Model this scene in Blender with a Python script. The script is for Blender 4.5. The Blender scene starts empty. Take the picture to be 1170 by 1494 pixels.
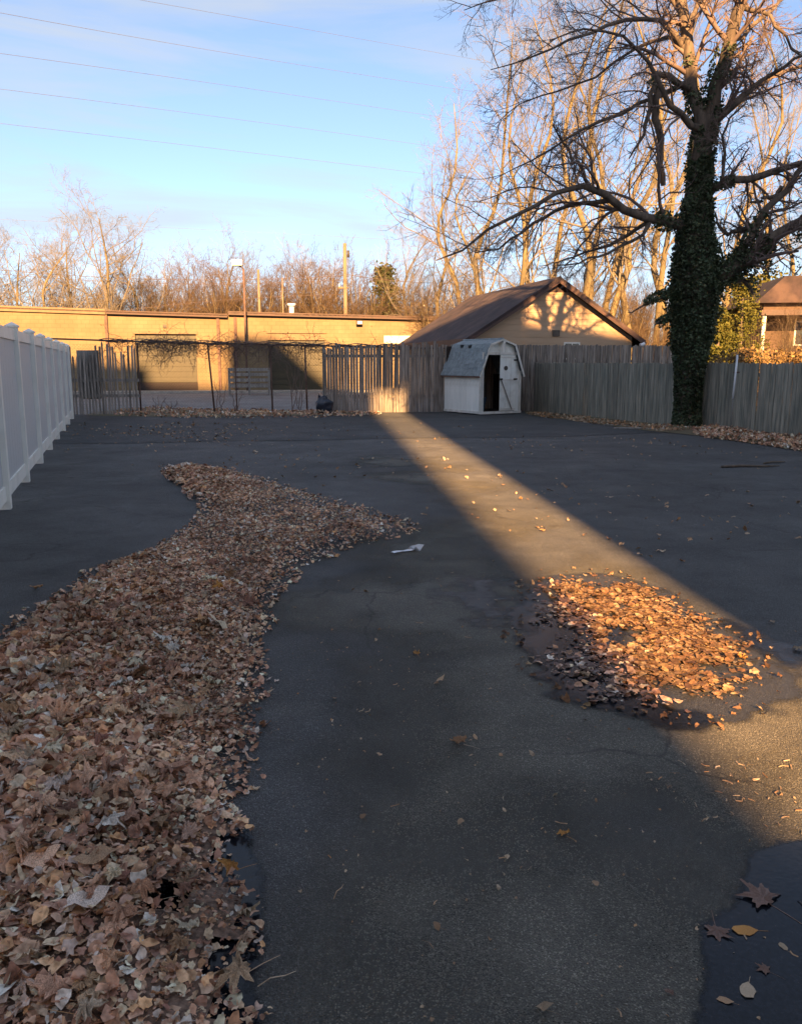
import bpy, math, random
import numpy as np
from mathutils import Vector, Matrix, Euler

R_ = math.radians
rnd = random.Random(7)
scene = bpy.context.scene
COL = scene.collection

# ------------------------------------------------------------------ camera, sky, sun, exposure
F = 1200.0; CX = 585.0; CY = 747.0; H = 1.5; PITCH = R_(10.3)
cam = bpy.data.cameras.new('camera'); camo = bpy.data.objects.new('camera', cam); COL.objects.link(camo)
camo.location = (0, 0, H); camo.rotation_euler = (R_(90) - PITCH, 0, 0)
cam.sensor_fit = 'VERTICAL'; cam.sensor_height = 36.0; cam.lens = F / 1494 * 36.0
cam.clip_start = 0.05; cam.clip_end = 3000
scene.camera = camo

SUN_E = R_(22.5); SUN_K = 0.09                    # light travels +Y and slightly -X
sdir = Vector((SUN_K, -1, 0)).normalized() * math.cos(SUN_E) + Vector((0, 0, math.sin(SUN_E)))
w = bpy.data.worlds.new('World'); scene.world = w; w.use_nodes = True
nt = w.node_tree; bg = nt.nodes['Background']
sky = nt.nodes.new('ShaderNodeTexSky'); sky.sky_type = 'NISHITA'; sky.sun_disc = False
sky.sun_elevation = SUN_E; sky.sun_rotation = math.pi - math.atan(SUN_K)
sky.air_density = 0.7; sky.dust_density = 1.0; sky.ozone_density = 1.6; sky.altitude = 50
tc = nt.nodes.new('ShaderNodeTexCoord')
mp = nt.nodes.new('ShaderNodeMapping'); mp.inputs['Scale'].default_value = (1.0, 1.5, 9.5); mp.inputs['Rotation'].default_value = (0.0, R_(9), R_(20))
nz = nt.nodes.new('ShaderNodeTexNoise'); nz.inputs['Scale'].default_value = 1.7; nz.inputs['Detail'].default_value = 7; nz.inputs['Roughness'].default_value = 0.55; nz.inputs['Distortion'].default_value = 0.5
cr = nt.nodes.new('ShaderNodeValToRGB'); cr.color_ramp.elements[0].position = 0.42; cr.color_ramp.elements[1].position = 0.64
cr.color_ramp.elements[0].color = (0.14, 0.14, 0.14, 1); cr.color_ramp.elements[1].color = (.80, .80, .80, 1)
mx = nt.nodes.new('ShaderNodeMixRGB'); mx.inputs['Color2'].default_value = (2.75, 2.9, 3.1, 1)
nt.links.new(tc.outputs['Generated'], mp.inputs['Vector']); nt.links.new(mp.outputs[0], nz.inputs['Vector'])
nt.links.new(nz.outputs['Fac'], cr.inputs['Fac']); nt.links.new(cr.outputs['Color'], mx.inputs['Fac'])
nt.links.new(sky.outputs['Color'], mx.inputs['Color1'])
nt.links.new(mx.outputs[0], bg.inputs['Color'])
bg.inputs['Strength'].default_value = 0.051

sl = bpy.data.lights.new('sun', 'SUN'); sl.energy = 5.0; sl.angle = R_(0.53); sl.color = (1.0, 0.555, 0.215)
so = bpy.data.objects.new('sun', sl); COL.objects.link(so)
so.rotation_euler = sdir.to_track_quat('Z', 'Y').to_euler(); so.location = (10, -60, 40)
vs = scene.view_settings
vs.view_transform = 'Standard'; vs.look = 'None'; vs.gamma = 1; vs.use_curve_mapping = False
vs.exposure = 2.35

# ------------------------------------------------------------------ pixel helpers (1170 x 1494 photo)
cp, sp = math.cos(PITCH), math.sin(PITCH)
def ray(px, py):
    u = (px - CX) / F; v = (CY - py) / F
    return (u, cp + v * sp, -sp + v * cp)
def G(px, py, z=0.0):
    d = ray(px, py); t = (z - H) / d[2]
    return (d[0] * t, d[1] * t)
def P(px, py, Y):
    d = ray(px, py); t = Y / d[1]
    return np.array((d[0] * t, Y, H + d[2] * t))

# ------------------------------------------------------------------ object helpers
def link(o, parent=None):
    COL.objects.link(o)
    if parent is not None: o.parent = parent
    return o
def tag(o, label=None, cat=None, group=None, kind=None):
    if label: o['label'] = label
    if cat: o['category'] = cat
    if group: o['group'] = group
    if kind: o['kind'] = kind
    return o
def thing(name, loc=(0, 0, 0), rz=0, label=None, cat=None, group=None):
    o = bpy.data.objects.new(name, None); COL.objects.link(o); o.empty_display_size = .2
    o.location = loc; o.rotation_euler = (0, 0, rz)
    return tag(o, label, cat, group)
def np_mesh(name, V, faces, smooth=False):
    """faces: (N,k) int array"""
    me = bpy.data.meshes.new(name); V = np.asarray(V, np.float32); faces = np.asarray(faces, np.int32)
    n, k = faces.shape
    me.vertices.add(len(V)); me.vertices.foreach_set('co', V.ravel())
    me.loops.add(n * k); me.loops.foreach_set('vertex_index', faces.ravel())
    me.polygons.add(n); me.polygons.foreach_set('loop_start', np.arange(0, n * k, k, dtype=np.int32))
    me.polygons.foreach_set('loop_total', np.full(n, k, np.int32))
    me.polygons.foreach_set('use_smooth', np.full(n, smooth))
    me.update(calc_edges=True)
    return me
class MB:
    def __init__(s): s.v = []; s.f = []
    def add(s, vs_, fs, M=None):
        b = len(s.v)
        for p in vs_:
            s.v.append(tuple(M @ Vector(p)) if M is not None else tuple(p))
        for f in fs: s.f.append([i + b for i in f])
        return s
    def box(s, x0, x1, y0, y1, z0, z1, M=None):
        return s.add([(x0,y0,z0),(x1,y0,z0),(x1,y1,z0),(x0,y1,z0),(x0,y0,z1),(x1,y0,z1),(x1,y1,z1),(x0,y1,z1)],
              [(0,3,2,1),(4,5,6,7),(0,1,5,4),(1,2,6,5),(2,3,7,6),(3,0,4,7)], M)
    def prism_y(s, pts, y0, y1, M=None):      # outline in xz (counter-clockwise seen from -Y), extruded y0..y1
        n = len(pts)
        v = [(x, y0, z) for x, z in pts] + [(x, y1, z) for x, z in pts]
        f = [list(range(n)), list(range(2*n-1, n-1, -1))] + [(i, i+n, (i+1) % n + n, (i+1) % n) for i in range(n)]
        return s.add(v, f, M)
    def prism_z(s, pts, z0, z1, M=None):
        n = len(pts)
        v = [(x, y, z0) for x, y in pts] + [(x, y, z1) for x, y in pts]
        f = [list(range(n-1, -1, -1)), list(range(n, 2*n))] + [(i, (i+1) % n, (i+1) % n + n, i+n) for i in range(n)]
        return s.add(v, f, M)
    def tube(s, pts, rad, n=8, cap=True):
        if not hasattr(rad, '__len__'): rad = [rad] * len(pts)
        b = len(s.v); P_ = [Vector(p) for p in pts]
        for i, p in enumerate(P_):
            t = (P_[min(i+1, len(P_)-1)] - P_[max(i-1, 0)]).normalized()
            a = Vector((0, 0, 1)) if abs(t.z) < .9 else Vector((1, 0, 0))
            u = t.cross(a).normalized(); v = t.cross(u)
            for k in range(n):
                an = 2*math.pi*k/n
                s.v.append(tuple(p + (u*math.cos(an) + v*math.sin(an))*rad[i]))
        for i in range(len(P_)-1):
            for k in range(n):
                s.f.append((b+i*n+k, b+i*n+(k+1) % n, b+(i+1)*n+(k+1) % n, b+(i+1)*n+k))
        if cap:
            s.f.append([b+k for k in range(n-1, -1, -1)]); s.f.append([b+(len(P_)-1)*n+k for k in range(n)])
        return s
    def mesh(s, name, m=None, smooth=False):
        me = bpy.data.meshes.new(name); me.from_pydata(s.v, [], s.f); me.update()
        if smooth: me.polygons.foreach_set('use_smooth', [True]*len(me.polygons))
        if m: me.materials.append(m)
        return me
    def build(s, name, m, parent=None, smooth=False, bevel=0):
        o = link(bpy.data.objects.new(name, s.mesh(name, m, smooth)), parent)
        if bevel:
            b = o.modifiers.new('b', 'BEVEL'); b.width = bevel; b.segments = 2; b.limit_method = 'ANGLE'
        return o
def put(name, me, parent=None, loc=None, rot=None, scale=None):
    o = link(bpy.data.objects.new(name, me), parent)
    if loc is not None: o.location = loc
    if rot is not None: o.rotation_euler = rot
    if scale is not None: o.scale = scale
    return o

# ------------------------------------------------------------------ materials
def newmat(name):
    m = bpy.data.materials.new(name); m.use_nodes = True
    nt = m.node_tree; return m, nt, nt.nodes['Principled BSDF']
def mat(name, c1, c2=None, scale=(4, 4, 4), rough=.8, bump=0.0, bscale=40, detail=5, rand=0.0, lo=.35, hi=.65, metal=0, spec=.5, stain=None):
    m, nt, b = newmat(name); N = nt.nodes.new; Lk = nt.links.new
    b.inputs['Roughness'].default_value = rough; b.inputs['Metallic'].default_value = metal
    b.inputs['Specular IOR Level'].default_value = spec
    tc = N('ShaderNodeTexCoord'); mp = N('ShaderNodeMapping'); mp.inputs['Scale'].default_value = scale
    Lk(tc.outputs['Object'], mp.inputs['Vector'])
    c2 = c2 or tuple(x * .75 for x in c1)
    n = N('ShaderNodeTexNoise'); n.inputs['Scale'].default_value = 1; n.inputs['Detail'].default_value = detail; n.inputs['Roughness'].default_value = .6
    src = mp.outputs[0]
    oi = N('ShaderNodeObjectInfo')
    if rand:
        ad = N('ShaderNodeVectorMath'); ad.operation = 'MULTIPLY_ADD'
        cb = N('ShaderNodeCombineXYZ'); Lk(oi.outputs['Random'], cb.inputs[0]); Lk(oi.outputs['Random'], cb.inputs[1])
        ad.inputs[1].default_value = (37, 53, 0)
        Lk(cb.outputs[0], ad.inputs[0]); Lk(src, ad.inputs[2]); src = ad.outputs[0]
    Lk(src, n.inputs['Vector'])
    r = N('ShaderNodeValToRGB'); r.color_ramp.elements[0].position = lo; r.color_ramp.elements[1].position = hi
    r.color_ramp.elements[0].color = (*c2, 1); r.color_ramp.elements[1].color = (*c1, 1)
    Lk(n.outputs['Fac'], r.inputs['Fac']); out = r.outputs[0]
    if stain:
        n3 = N('ShaderNodeTexNoise'); n3.inputs['Scale'].default_value = stain[1]; n3.inputs['Detail'].default_value = 6
        Lk(tc.outputs['Object'], n3.inputs['Vector'])
        r3 = N('ShaderNodeValToRGB'); r3.color_ramp.elements[0].position = .5; r3.color_ramp.elements[1].position = .7
        r3.color_ramp.elements[1].color = (stain[2],)*3 + (1,); r3.color_ramp.elements[0].color = (0, 0, 0, 1)
        Lk(n3.outputs['Fac'], r3.inputs['Fac'])
        mm = N('ShaderNodeMixRGB'); Lk(r3.outputs[0], mm.inputs['Fac']); Lk(out, mm.inputs['Color1']); mm.inputs['Color2'].default_value = (*stain[0], 1)
        out = mm.outputs[0]
    if rand:
        hs = N('ShaderNodeHueSaturation'); mr = N('ShaderNodeMapRange'); mr.inputs['To Min'].default_value = 1-rand; mr.inputs['To Max'].default_value = 1+rand
        Lk(oi.outputs['Random'], mr.inputs['Value']); Lk(mr.outputs[0], hs.inputs['Value']); Lk(out, hs.inputs['Color']); out = hs.outputs[0]
    Lk(out, b.inputs['Base Color'])
    if bump:
        n2 = N('ShaderNodeTexNoise'); n2.inputs['Scale'].default_value = bscale; n2.inputs['Detail'].default_value = 4
        Lk(src if scale[0] != scale[2] else tc.outputs['Object'], n2.inputs['Vector'])
        if scale[0] != scale[2]: n2.inputs['Scale'].default_value = 2
        bp = N('ShaderNodeBump'); bp.inputs['Strength'].default_value = bump; bp.inputs['Distance'].default_value = .01
        Lk(n2.outputs['Fac'], bp.inputs['Height']); Lk(bp.outputs[0], b.inputs['Normal'])
    return m

def asphalt_mat(name, base, rough=.75, tint=(1, 1, 1), bump=1.0, var=.35):
    m, nt, b = newmat(name); N = nt.nodes.new; Lk = nt.links.new
    tc = N('ShaderNodeTexCoord')
    def noise(s, d, r=.6, sc=None):
        n = N('ShaderNodeTexNoise'); n.inputs['Scale'].default_value = s; n.inputs['Detail'].default_value = d; n.inputs['Roughness'].default_value = r
        if sc:
            mp = N('ShaderNodeMapping'); mp.inputs['Scale'].default_value = sc; Lk(tc.outputs['Object'], mp.inputs[0]); Lk(mp.outputs[0], n.inputs['Vector'])
        else: Lk(tc.outputs['Object'], n.inputs['Vector'])
        return n.outputs['Fac']
    def ramp(f, stops):
        r = N('ShaderNodeValToRGB'); e = r.color_ramp.elements
        while len(e) < len(stops): e.new(.5)
        for i, (p, c) in enumerate(stops): e[i].position = p; e[i].color = (c, c, c, 1) if not hasattr(c, '__len__') else (*c, 1)
        Lk(f, r.inputs['Fac']); return r.outputs[0]
    def mul(a, c):
        x = N('ShaderNodeMixRGB'); x.blend_type = 'MULTIPLY'; x.inputs['Fac'].default_value = 1; Lk(a, x.inputs[1]); Lk(c, x.inputs[2]); return x.outputs[0]
    big = ramp(noise(.45, 5, .6, (1, 1.6, 1)), [(.3, 1-var), (.7, 1+var*.6)])
    mid = ramp(noise(3.0, 6, .65), [(.3, .74), (.5, 1.0), (.75, 1.22)])
    # aggregate specks
    vo = N('ShaderNodeTexVoronoi'); vo.inputs['Scale'].default_value = 260; Lk(tc.outputs['Object'], vo.inputs['Vector'])
    sepc = N('ShaderNodeSeparateColor'); Lk(vo.outputs['Color'], sepc.inputs[0])
    ag = ramp(sepc.outputs[0], [(0, .55), (.55, .9), (.85, 1.15), (.97, 2.2)])
    base_ = N('ShaderNodeRGB'); base_.outputs[0].default_value = (base*tint[0], base*tint[1], base*tint[2], 1)
    silt = N('ShaderNodeMixRGB'); sf = ramp(noise(.9, 8, .7, (1, 2.2, 1)), [(.56, 0), (.74, .45)]); Lk(sf, silt.inputs['Fac']); Lk(base_.outputs[0], silt.inputs[1]); silt.inputs[2].default_value = (base*1.75, base*1.65, base*1.5, 1)
    cn = N('ShaderNodeTexVoronoi'); cn.feature = 'DISTANCE_TO_EDGE'; cn.inputs['Scale'].default_value = .55
    wv = N('ShaderNodeVectorMath'); wv.operation = 'MULTIPLY_ADD'; wn_ = N('ShaderNodeTexNoise'); wn_.inputs['Scale'].default_value = 2.5; wn_.inputs['Detail'].default_value = 5; Lk(tc.outputs['Object'], wn_.inputs['Vector'])
    Lk(wn_.outputs['Color'], wv.inputs[0]); wv.inputs[1].default_value = (.5, .5, .5); Lk(tc.outputs['Object'], wv.inputs[2]); Lk(wv.outputs[0], cn.inputs['Vector'])
    ck = N('ShaderNodeMapRange'); ck.inputs['From Max'].default_value = .008; ck.inputs['To Min'].default_value = 1; ck.inputs['To Max'].default_value = 0; Lk(cn.outputs['Distance'], ck.inputs['Value'])
    cm_ = N('ShaderNodeMath'); cm_.operation = 'MULTIPLY'; Lk(ck.outputs[0], cm_.inputs[0]); Lk(ramp(noise(.35, 3, .5), [(.47, 0), (.56, .8)]), cm_.inputs[1])
    crk = N('ShaderNodeMixRGB'); Lk(cm_.outputs[0], crk.inputs['Fac']); crk.inputs[2].default_value = (base*.3, base*.28, base*.25, 1)
    c = mul(mul(mul(silt.outputs[0], big), mid), ag)
    Lk(c, crk.inputs[1]); c = crk.outputs[0]
    Lk(c, b.inputs['Base Color'])
    rr = ramp(noise(1.1, 5, .6), [(.3, rough-.1), (.7, rough+.1)])
    Lk(rr, b.inputs['Roughness']); b.inputs['Diffuse Roughness'].default_value = 1.0
    b.inputs['Specular IOR Level'].default_value = .45
    vb = N('ShaderNodeTexVoronoi'); vb.inputs['Scale'].default_value = 190; Lk(tc.outputs['Object'], vb.inputs['Vector'])
    iv = N('ShaderNodeMath'); iv.operation = 'SUBTRACT'; iv.inputs[0].default_value = 1; Lk(vb.outputs['Distance'], iv.inputs[1])
    ad = N('ShaderNodeMath'); ad.operation = 'MULTIPLY_ADD'; ad.inputs[1].default_value = 1.0
    Lk(noise(25, 5, .7), ad.inputs[0]); Lk(iv.outputs[0], ad.inputs[2])
    bp = N('ShaderNodeBump'); bp.inputs['Strength'].default_value = bump; bp.inputs['Distance'].default_value = .008
    Lk(ad.outputs[0], bp.inputs['Height']); Lk(bp.outputs[0], b.inputs['Normal'])
    return m

M = {}
M['asphalt'] = asphalt_mat('asphalt', .080, tint=(1.0, 1.0, 1.03), bump=.9, var=.34)
M['asphalt_old'] = asphalt_mat('asphalt_aged', .112, tint=(1.10, 1.02, .84), bump=1.0, var=.12)
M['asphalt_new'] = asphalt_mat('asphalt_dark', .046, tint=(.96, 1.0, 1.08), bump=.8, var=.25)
M['alley'] = asphalt_mat('alley_paving', .16, tint=(1.0, 1.0, 1.03), bump=.4)
M['soil'] = mat('soil', (.16, .12, .07), (.08, .07, .035), scale=(.4, .4, .4), rough=.95, bump=.6, bscale=30, stain=((.10, .10, .04), .9, .8))

def wet_mat():
    m, nt, b = newmat('wet_asphalt'); N = nt.nodes.new; Lk = nt.links.new
    tc = N('ShaderNodeTexCoord'); n = N('ShaderNodeTexNoise'); n.inputs['Scale'].default_value = 90; n.inputs['Detail'].default_value = 4
    Lk(tc.outputs['Object'], n.inputs['Vector'])
    r = N('ShaderNodeValToRGB'); r.color_ramp.elements[0].color = (.005, .006, .009, 1); r.color_ramp.elements[1].color = (.014, .016, .022, 1)
    r.color_ramp.elements[0].position = .35; r.color_ramp.elements[1].position = .7
    Lk(n.outputs['Fac'], r.inputs['Fac']); Lk(r.outputs[0], b.inputs['Base Color'])
    b.inputs['Roughness'].default_value = .16; b.inputs['IOR'].default_value = 1.33
    n2 = N('ShaderNodeTexNoise'); n2.inputs['Scale'].default_value = 60; Lk(tc.outputs['Object'], n2.inputs['Vector'])
    bp = N('ShaderNodeBump'); bp.inputs['Strength'].default_value = .12; bp.inputs['Distance'].default_value = .004
    Lk(n2.outputs['Fac'], bp.inputs['Height']); Lk(bp.outputs[0], b.inputs['Normal'])
    return m
M['wet'] = wet_mat()
M['damp'] = asphalt_mat('damp_asphalt', .030, rough=.42, tint=(.95, .98, 1.1), bump=.5, var=.3)
for k_ in ('wet', 'damp', 'asphalt_old'):      # the wet film thins out to nothing at its rim
    nt_ = M[k_].node_tree; at_ = nt_.nodes.new('ShaderNodeAttribute'); at_.attribute_name = 'wet'; tr_ = nt_.nodes.new('ShaderNodeBsdfTransparent'); ms_ = nt_.nodes.new('ShaderNodeMixShader')
    nt_.links.new(at_.outputs['Fac'], ms_.inputs[0]); nt_.links.new(tr_.outputs[0], ms_.inputs[1]); nt_.links.new(nt_.nodes['Principled BSDF'].outputs[0], ms_.inputs[2]); nt_.links.new(ms_.outputs[0], nt_.nodes['Material Output'].inputs[0])

def leaf_mat(name, cols, rough=.75, trans=.08):
    m, nt, b = newmat(name); N = nt.nodes.new; Lk = nt.links.new
    ge = N('ShaderNodeNewGeometry'); oi = N('ShaderNodeObjectInfo')
    a = N('ShaderNodeMath'); a.operation = 'ADD'; Lk(ge.outputs['Random Per Island'], a.inputs[0]); Lk(oi.outputs['Random'], a.inputs[1])
    fr = N('ShaderNodeMath'); fr.operation = 'FRACT'; Lk(a.outputs[0], fr.inputs[0])
    r = N('ShaderNodeValToRGB'); e = r.color_ramp.elements
    while len(e) < len(cols): e.new(.5)
    for i, c in enumerate(cols): e[i].position = i / (len(cols)-1); e[i].color = (*c, 1)
    Lk(fr.outputs[0], r.inputs['Fac'])
    tc = N('ShaderNodeTexCoord'); n = N('ShaderNodeTexNoise'); n.inputs['Scale'].default_value = 45; n.inputs['Detail'].default_value = 5
    Lk(tc.outputs['Object'], n.inputs['Vector'])
    r2 = N('ShaderNodeValToRGB'); r2.color_ramp.elements[0].color = (.5, .46, .42, 1); r2.color_ramp.elements[1].color = (1.2, 1.2, 1.2, 1)
    r2.color_ramp.elements[0].position = .3; r2.color_ramp.elements[1].position = .6
    Lk(n.outputs['Fac'], r2.inputs['Fac'])
    x = N('ShaderNodeMixRGB'); x.blend_type = 'MULTIPLY'; x.inputs['Fac'].default_value = 1; Lk(r.outputs[0], x.inputs[1]); Lk(r2.outputs[0], x.inputs[2])
    n5 = N('ShaderNodeTexNoise'); n5.inputs['Scale'].default_value = 2.2; n5.inputs['Detail'].default_value = 4; gp = N('ShaderNodeNewGeometry'); Lk(gp.outputs['Position'], n5.inputs['Vector'])
    r5 = N('ShaderNodeValToRGB'); r5.color_ramp.elements[0].color = (.62, .58, .56, 1); r5.color_ramp.elements[1].color = (1.15, 1.15, 1.15, 1); r5.color_ramp.elements[0].position = .34; r5.color_ramp.elements[1].position = .6
    Lk(n5.outputs['Fac'], r5.inputs['Fac']); x5 = N('ShaderNodeMixRGB'); x5.blend_type = 'MULTIPLY'; x5.inputs['Fac'].default_value = 1; Lk(x.outputs[0], x5.inputs[1]); Lk(r5.outputs[0], x5.inputs[2]); x = x5
    Lk(x.outputs[0], b.inputs['Base Color'])
    b.inputs['Roughness'].default_value = rough; b.inputs['Specular IOR Level'].default_value = .25
    if trans:
        tr = N('ShaderNodeBsdfTranslucent'); Lk(x.outputs[0], tr.inputs['Color'])
        ms = N('ShaderNodeMixShader'); ms.inputs[0].default_value = trans
        Lk(b.outputs[0], ms.inputs[1]); Lk(tr.outputs[0], ms.inputs[2]); Lk(ms.outputs[0], nt.nodes['Material Output'].inputs[0])
    bp = N('ShaderNodeBump'); bp.inputs['Strength'].default_value = .5; bp.inputs['Distance'].default_value = .004
    Lk(n.outputs['Fac'], bp.inputs['Height']); Lk(bp.outputs[0], b.inputs['Normal'])
    return m
LC = [tuple(min(.75, v*2.35*k) for v, k in zip(c, (1, 1.05, 1.06))) for c in [(.10,.050,.035), (.22,.115,.075), (.33,.20,.14), (.15,.075,.055), (.40,.26,.18), (.20,.11,.08), (.47,.33,.23), (.27,.14,.08),
      (.12,.065,.05), (.36,.22,.15), (.31,.175,.09), (.17,.09,.065), (.52,.40,.28), (.24,.13,.09), (.30,.18,.12), (.13,.06,.045)]]
M['leaf'] = leaf_mat('dry_leaf', LC)
M['leaf_pale'] = leaf_mat('pale_leaf', [(.40,.30,.20), (.50,.40,.30), (.32,.19,.11), (.46,.33,.22), (.42,.22,.10)])
M['leaf_orange'] = leaf_mat('orange_leaf', [(.55,.27,.07), (.48,.25,.09)])
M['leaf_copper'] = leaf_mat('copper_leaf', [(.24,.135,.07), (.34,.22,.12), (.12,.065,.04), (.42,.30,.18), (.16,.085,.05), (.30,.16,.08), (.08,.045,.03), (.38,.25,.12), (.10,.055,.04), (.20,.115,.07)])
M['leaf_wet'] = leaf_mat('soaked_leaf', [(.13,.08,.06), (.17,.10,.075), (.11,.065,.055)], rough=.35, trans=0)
M['litter'] = mat('leaf_litter_bed', (.26, .17, .125), (.07, .045, .034), scale=(45, 45, 45), rough=.95, bump=1, bscale=50)
M['ivy'] = leaf_mat('ivy_leaf', [(.045,.07,.036), (.08,.115,.06), (.05,.078,.042), (.12,.15,.085), (.035,.055,.03), (.17,.185,.11)], rough=.45, trans=.08)
M['ever'] = leaf_mat('evergreen_leaf', [(.10,.11,.022), (.14,.14,.03), (.07,.085,.02), (.17,.15,.035)], trans=.2)
M['ever_dark'] = leaf_mat('conifer_leaf', [(.05,.065,.02), (.07,.08,.025), (.035,.05,.016)], trans=.1)
M['brush'] = leaf_mat('brush_leaf', [(.20,.13,.06), (.26,.17,.07), (.15,.10,.05), (.30,.20,.08)], trans=.1)
M['bark'] = mat('bark', (.17, .13, .10), (.065, .05, .04), scale=(9, 9, 1.6), rough=.95, bump=.8)
M['twig'] = mat('twig_bark', (.20, .145, .125), (.13, .09, .08), scale=(3, 3, 3), rough=.9)
M['bark_far'] = mat('far_bark', (.22, .175, .09), (.12, .095, .052), scale=(3, 3, .6), rough=.95, rand=.18)
M['twig_far'] = mat('far_twig', (.22, .19, .15), (.15, .13, .10), scale=(1, 1, 1), rough=.95, rand=.18)
M['twig_thick'] = mat('thicket_twig', (.125, .085, .052), (.085, .056, .037), scale=(1, 1, 1), rough=.95, rand=.2)
M['wood'] = mat('weathered_wood', (.33, .29, .26), (.10, .085, .075), scale=(22, 22, 1.6), rough=.9, bump=.6, rand=.28)
M['wood_r'] = mat('grey_green_wood', (.33, .295, .24), (.13, .135, .115), scale=(20, 20, 1.3), rough=.9, bump=.6, rand=.20, stain=((.10,.12,.07), 1.2, .6))
M['wood_old'] = mat('old_board', (.27, .255, .24), (.16, .15, .14), scale=(12, 12, 1.5), rough=.9, bump=.4)
M['vinyl'] = mat('white_vinyl', (.90, .87, .80), (.84, .81, .74), scale=(2, 2, 1), rough=.45, stain=((.55, .53, .46), 3, .3))
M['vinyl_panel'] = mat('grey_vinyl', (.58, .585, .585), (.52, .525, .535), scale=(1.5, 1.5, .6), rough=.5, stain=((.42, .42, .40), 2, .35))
M['buff'] = mat('buff_masonry', (.225, .17, .10), (.185, .135, .075), scale=(.5, .5, .5), rough=.9, bump=.3, bscale=14, stain=((.17, .115, .065), .8, .6))
_m = M['buff']; _n = _m.node_tree; _b = _n.nodes['Principled BSDF']; _src = _b.inputs['Base Color'].links[0].from_socket
_tc = _n.nodes.new('ShaderNodeTexCoord'); _mp = _n.nodes.new('ShaderNodeMapping'); _mp.inputs['Rotation'].default_value = (R_(90), 0, 0); _bk = _n.nodes.new('ShaderNodeTexBrick')
_bk.inputs['Scale'].default_value = 1; _bk.inputs['Brick Width'].default_value = .4; _bk.inputs['Row Height'].default_value = .2; _bk.inputs['Mortar Size'].default_value = .012; _bk.inputs['Mortar Smooth'].default_value = .4
_bk.inputs['Color1'].default_value = (1, 1, 1, 1); _bk.inputs['Color2'].default_value = (.9, .9, .9, 1); _bk.inputs['Mortar'].default_value = (.72, .72, .72, 1)
_n.links.new(_tc.outputs['Object'], _mp.inputs[0]); _n.links.new(_mp.outputs[0], _bk.inputs['Vector'])
_mm = _n.nodes.new('ShaderNodeMixRGB'); _mm.blend_type = 'MULTIPLY'; _mm.inputs[0].default_value = 1; _n.links.new(_src, _mm.inputs[1]); _n.links.new(_bk.outputs['Color'], _mm.inputs[2]); _n.links.new(_mm.outputs[0], _b.inputs['Base Color'])
M['fascia'] = mat('brown_fascia', (.075, .035, .027), (.05, .027, .02), rough=.6)
M['roll_door'] = mat('olive_door', (.040, .034, .016), (.026, .023, .012), scale=(.6, .6, 2), rough=.5)
M['door_base'] = mat('brown_kickboard', (.022, .012, .012), (.016, .01, .01), rough=.7)
M['trim'] = mat('tan_trim', (.20, .135, .075), rough=.7)
M['peach'] = mat('peach_siding', (.44, .315, .215), (.38, .265, .175), scale=(.6, .6, 3), rough=.8)
M['shingle_brown'] = mat('brown_shingle', (.06, .038, .040), (.026, .019, .021), scale=(1.6, 1.6, 1.6), rough=.95, bump=.6, bscale=25, stain=((.11, .07, .06), 1.4, .6))
M['shingle_grey'] = mat('grey_shingle', (.27, .31, .33), (.17, .20, .22), scale=(9, 9, 9), rough=.95, bump=.5, rand=.12)
M['shed_white'] = mat('white_shed_paint', (.84, .86, .84), (.74, .77, .75), scale=(6, 6, 1.2), rough=.6, rand=.05, stain=((.48, .47, .42), 4, .45))
M['shed_trim'] = mat('shed_trim', (.74, .73, .70), (.55, .54, .50), scale=(5, 5, 2), rough=.7)
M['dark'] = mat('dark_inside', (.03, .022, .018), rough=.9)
M['blackmetal'] = mat('black_metal', (.03, .03, .032), rough=.5, metal=.5)
M['galv'] = mat('galvanised_steel', (.09, .075, .065), (.05, .04, .035), scale=(6, 6, 6), rough=.6, metal=.3)
M['rust'] = mat('rusty_steel', (.15, .09, .07), (.09, .055, .045), rough=.85)
M['pole'] = mat('pole_wood', (.22, .165, .11), (.15, .11, .07), scale=(6, 6, .6), rough=.9)
M['wire'] = mat('wire', (.16, .14, .14), rough=.5)
M['wire_dark'] = mat('dark_wire', (.12, .08, .06), rough=.7)
M['white'] = mat('white_plastic', (.75, .76, .80), (.62, .63, .68), rough=.45)
M['bluebag'] = mat('blue_black_plastic', (.022, .032, .055), (.012, .016, .028), rough=.32)
M['bluebin'] = mat('dark_blue_plastic', (.02, .05, .09), rough=.4)
M['blocker'] = mat('pale_blocker', (.72, .70, .66), (.64, .62, .58), scale=(.3, .3, .3), rough=.9)  # coat of the added sun blockers, pale to bounce light into the yard
M['brick'] = mat('red_brick', (.12, .075, .05), (.08, .05, .035), scale=(6, 6, 14), rough=.9)
M['glass'] = mat('window_glass', (.05, .06, .07), rough=.08)
M['concrete'] = mat('concrete', (.38, .35, .31), (.28, .26, .23), rough=.9, bump=.2)

# ------------------------------------------------------------------ polygon helpers
def smooth_poly(pts, it=2, jit=0.0, seed=0):
    rg = np.random.default_rng(seed); p = np.array(pts, float)
    for k in range(it):
        q = np.roll(p, -1, 0); p = np.stack([.75*p+.25*q, .25*p+.75*q], 1).reshape(-1, 2)
    if jit:
        n = len(p); s = rg.normal(0, 1, (n, 2)); s = (s + np.roll(s, 1, 0) + np.roll(s, -1, 0)) / 1.7
        p = p + s * jit
    return p
def px_poly(pp, it=2, jit=0, seed=0): return smooth_poly([G(*q) for q in pp], it, jit, seed)
def inside(pts, poly):
    x, y = pts[:, 0], pts[:, 1]; r = np.zeros(len(pts), bool); n = len(poly)
    for i in range(n):
        x0, y0 = poly[i]; x1, y1 = poly[(i+1) % n]
        c = ((y0 > y) != (y1 > y)) & (x < (x1-x0)*(y-y0)/(y1-y0+1e-12)+x0); r ^= c
    return r
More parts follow.
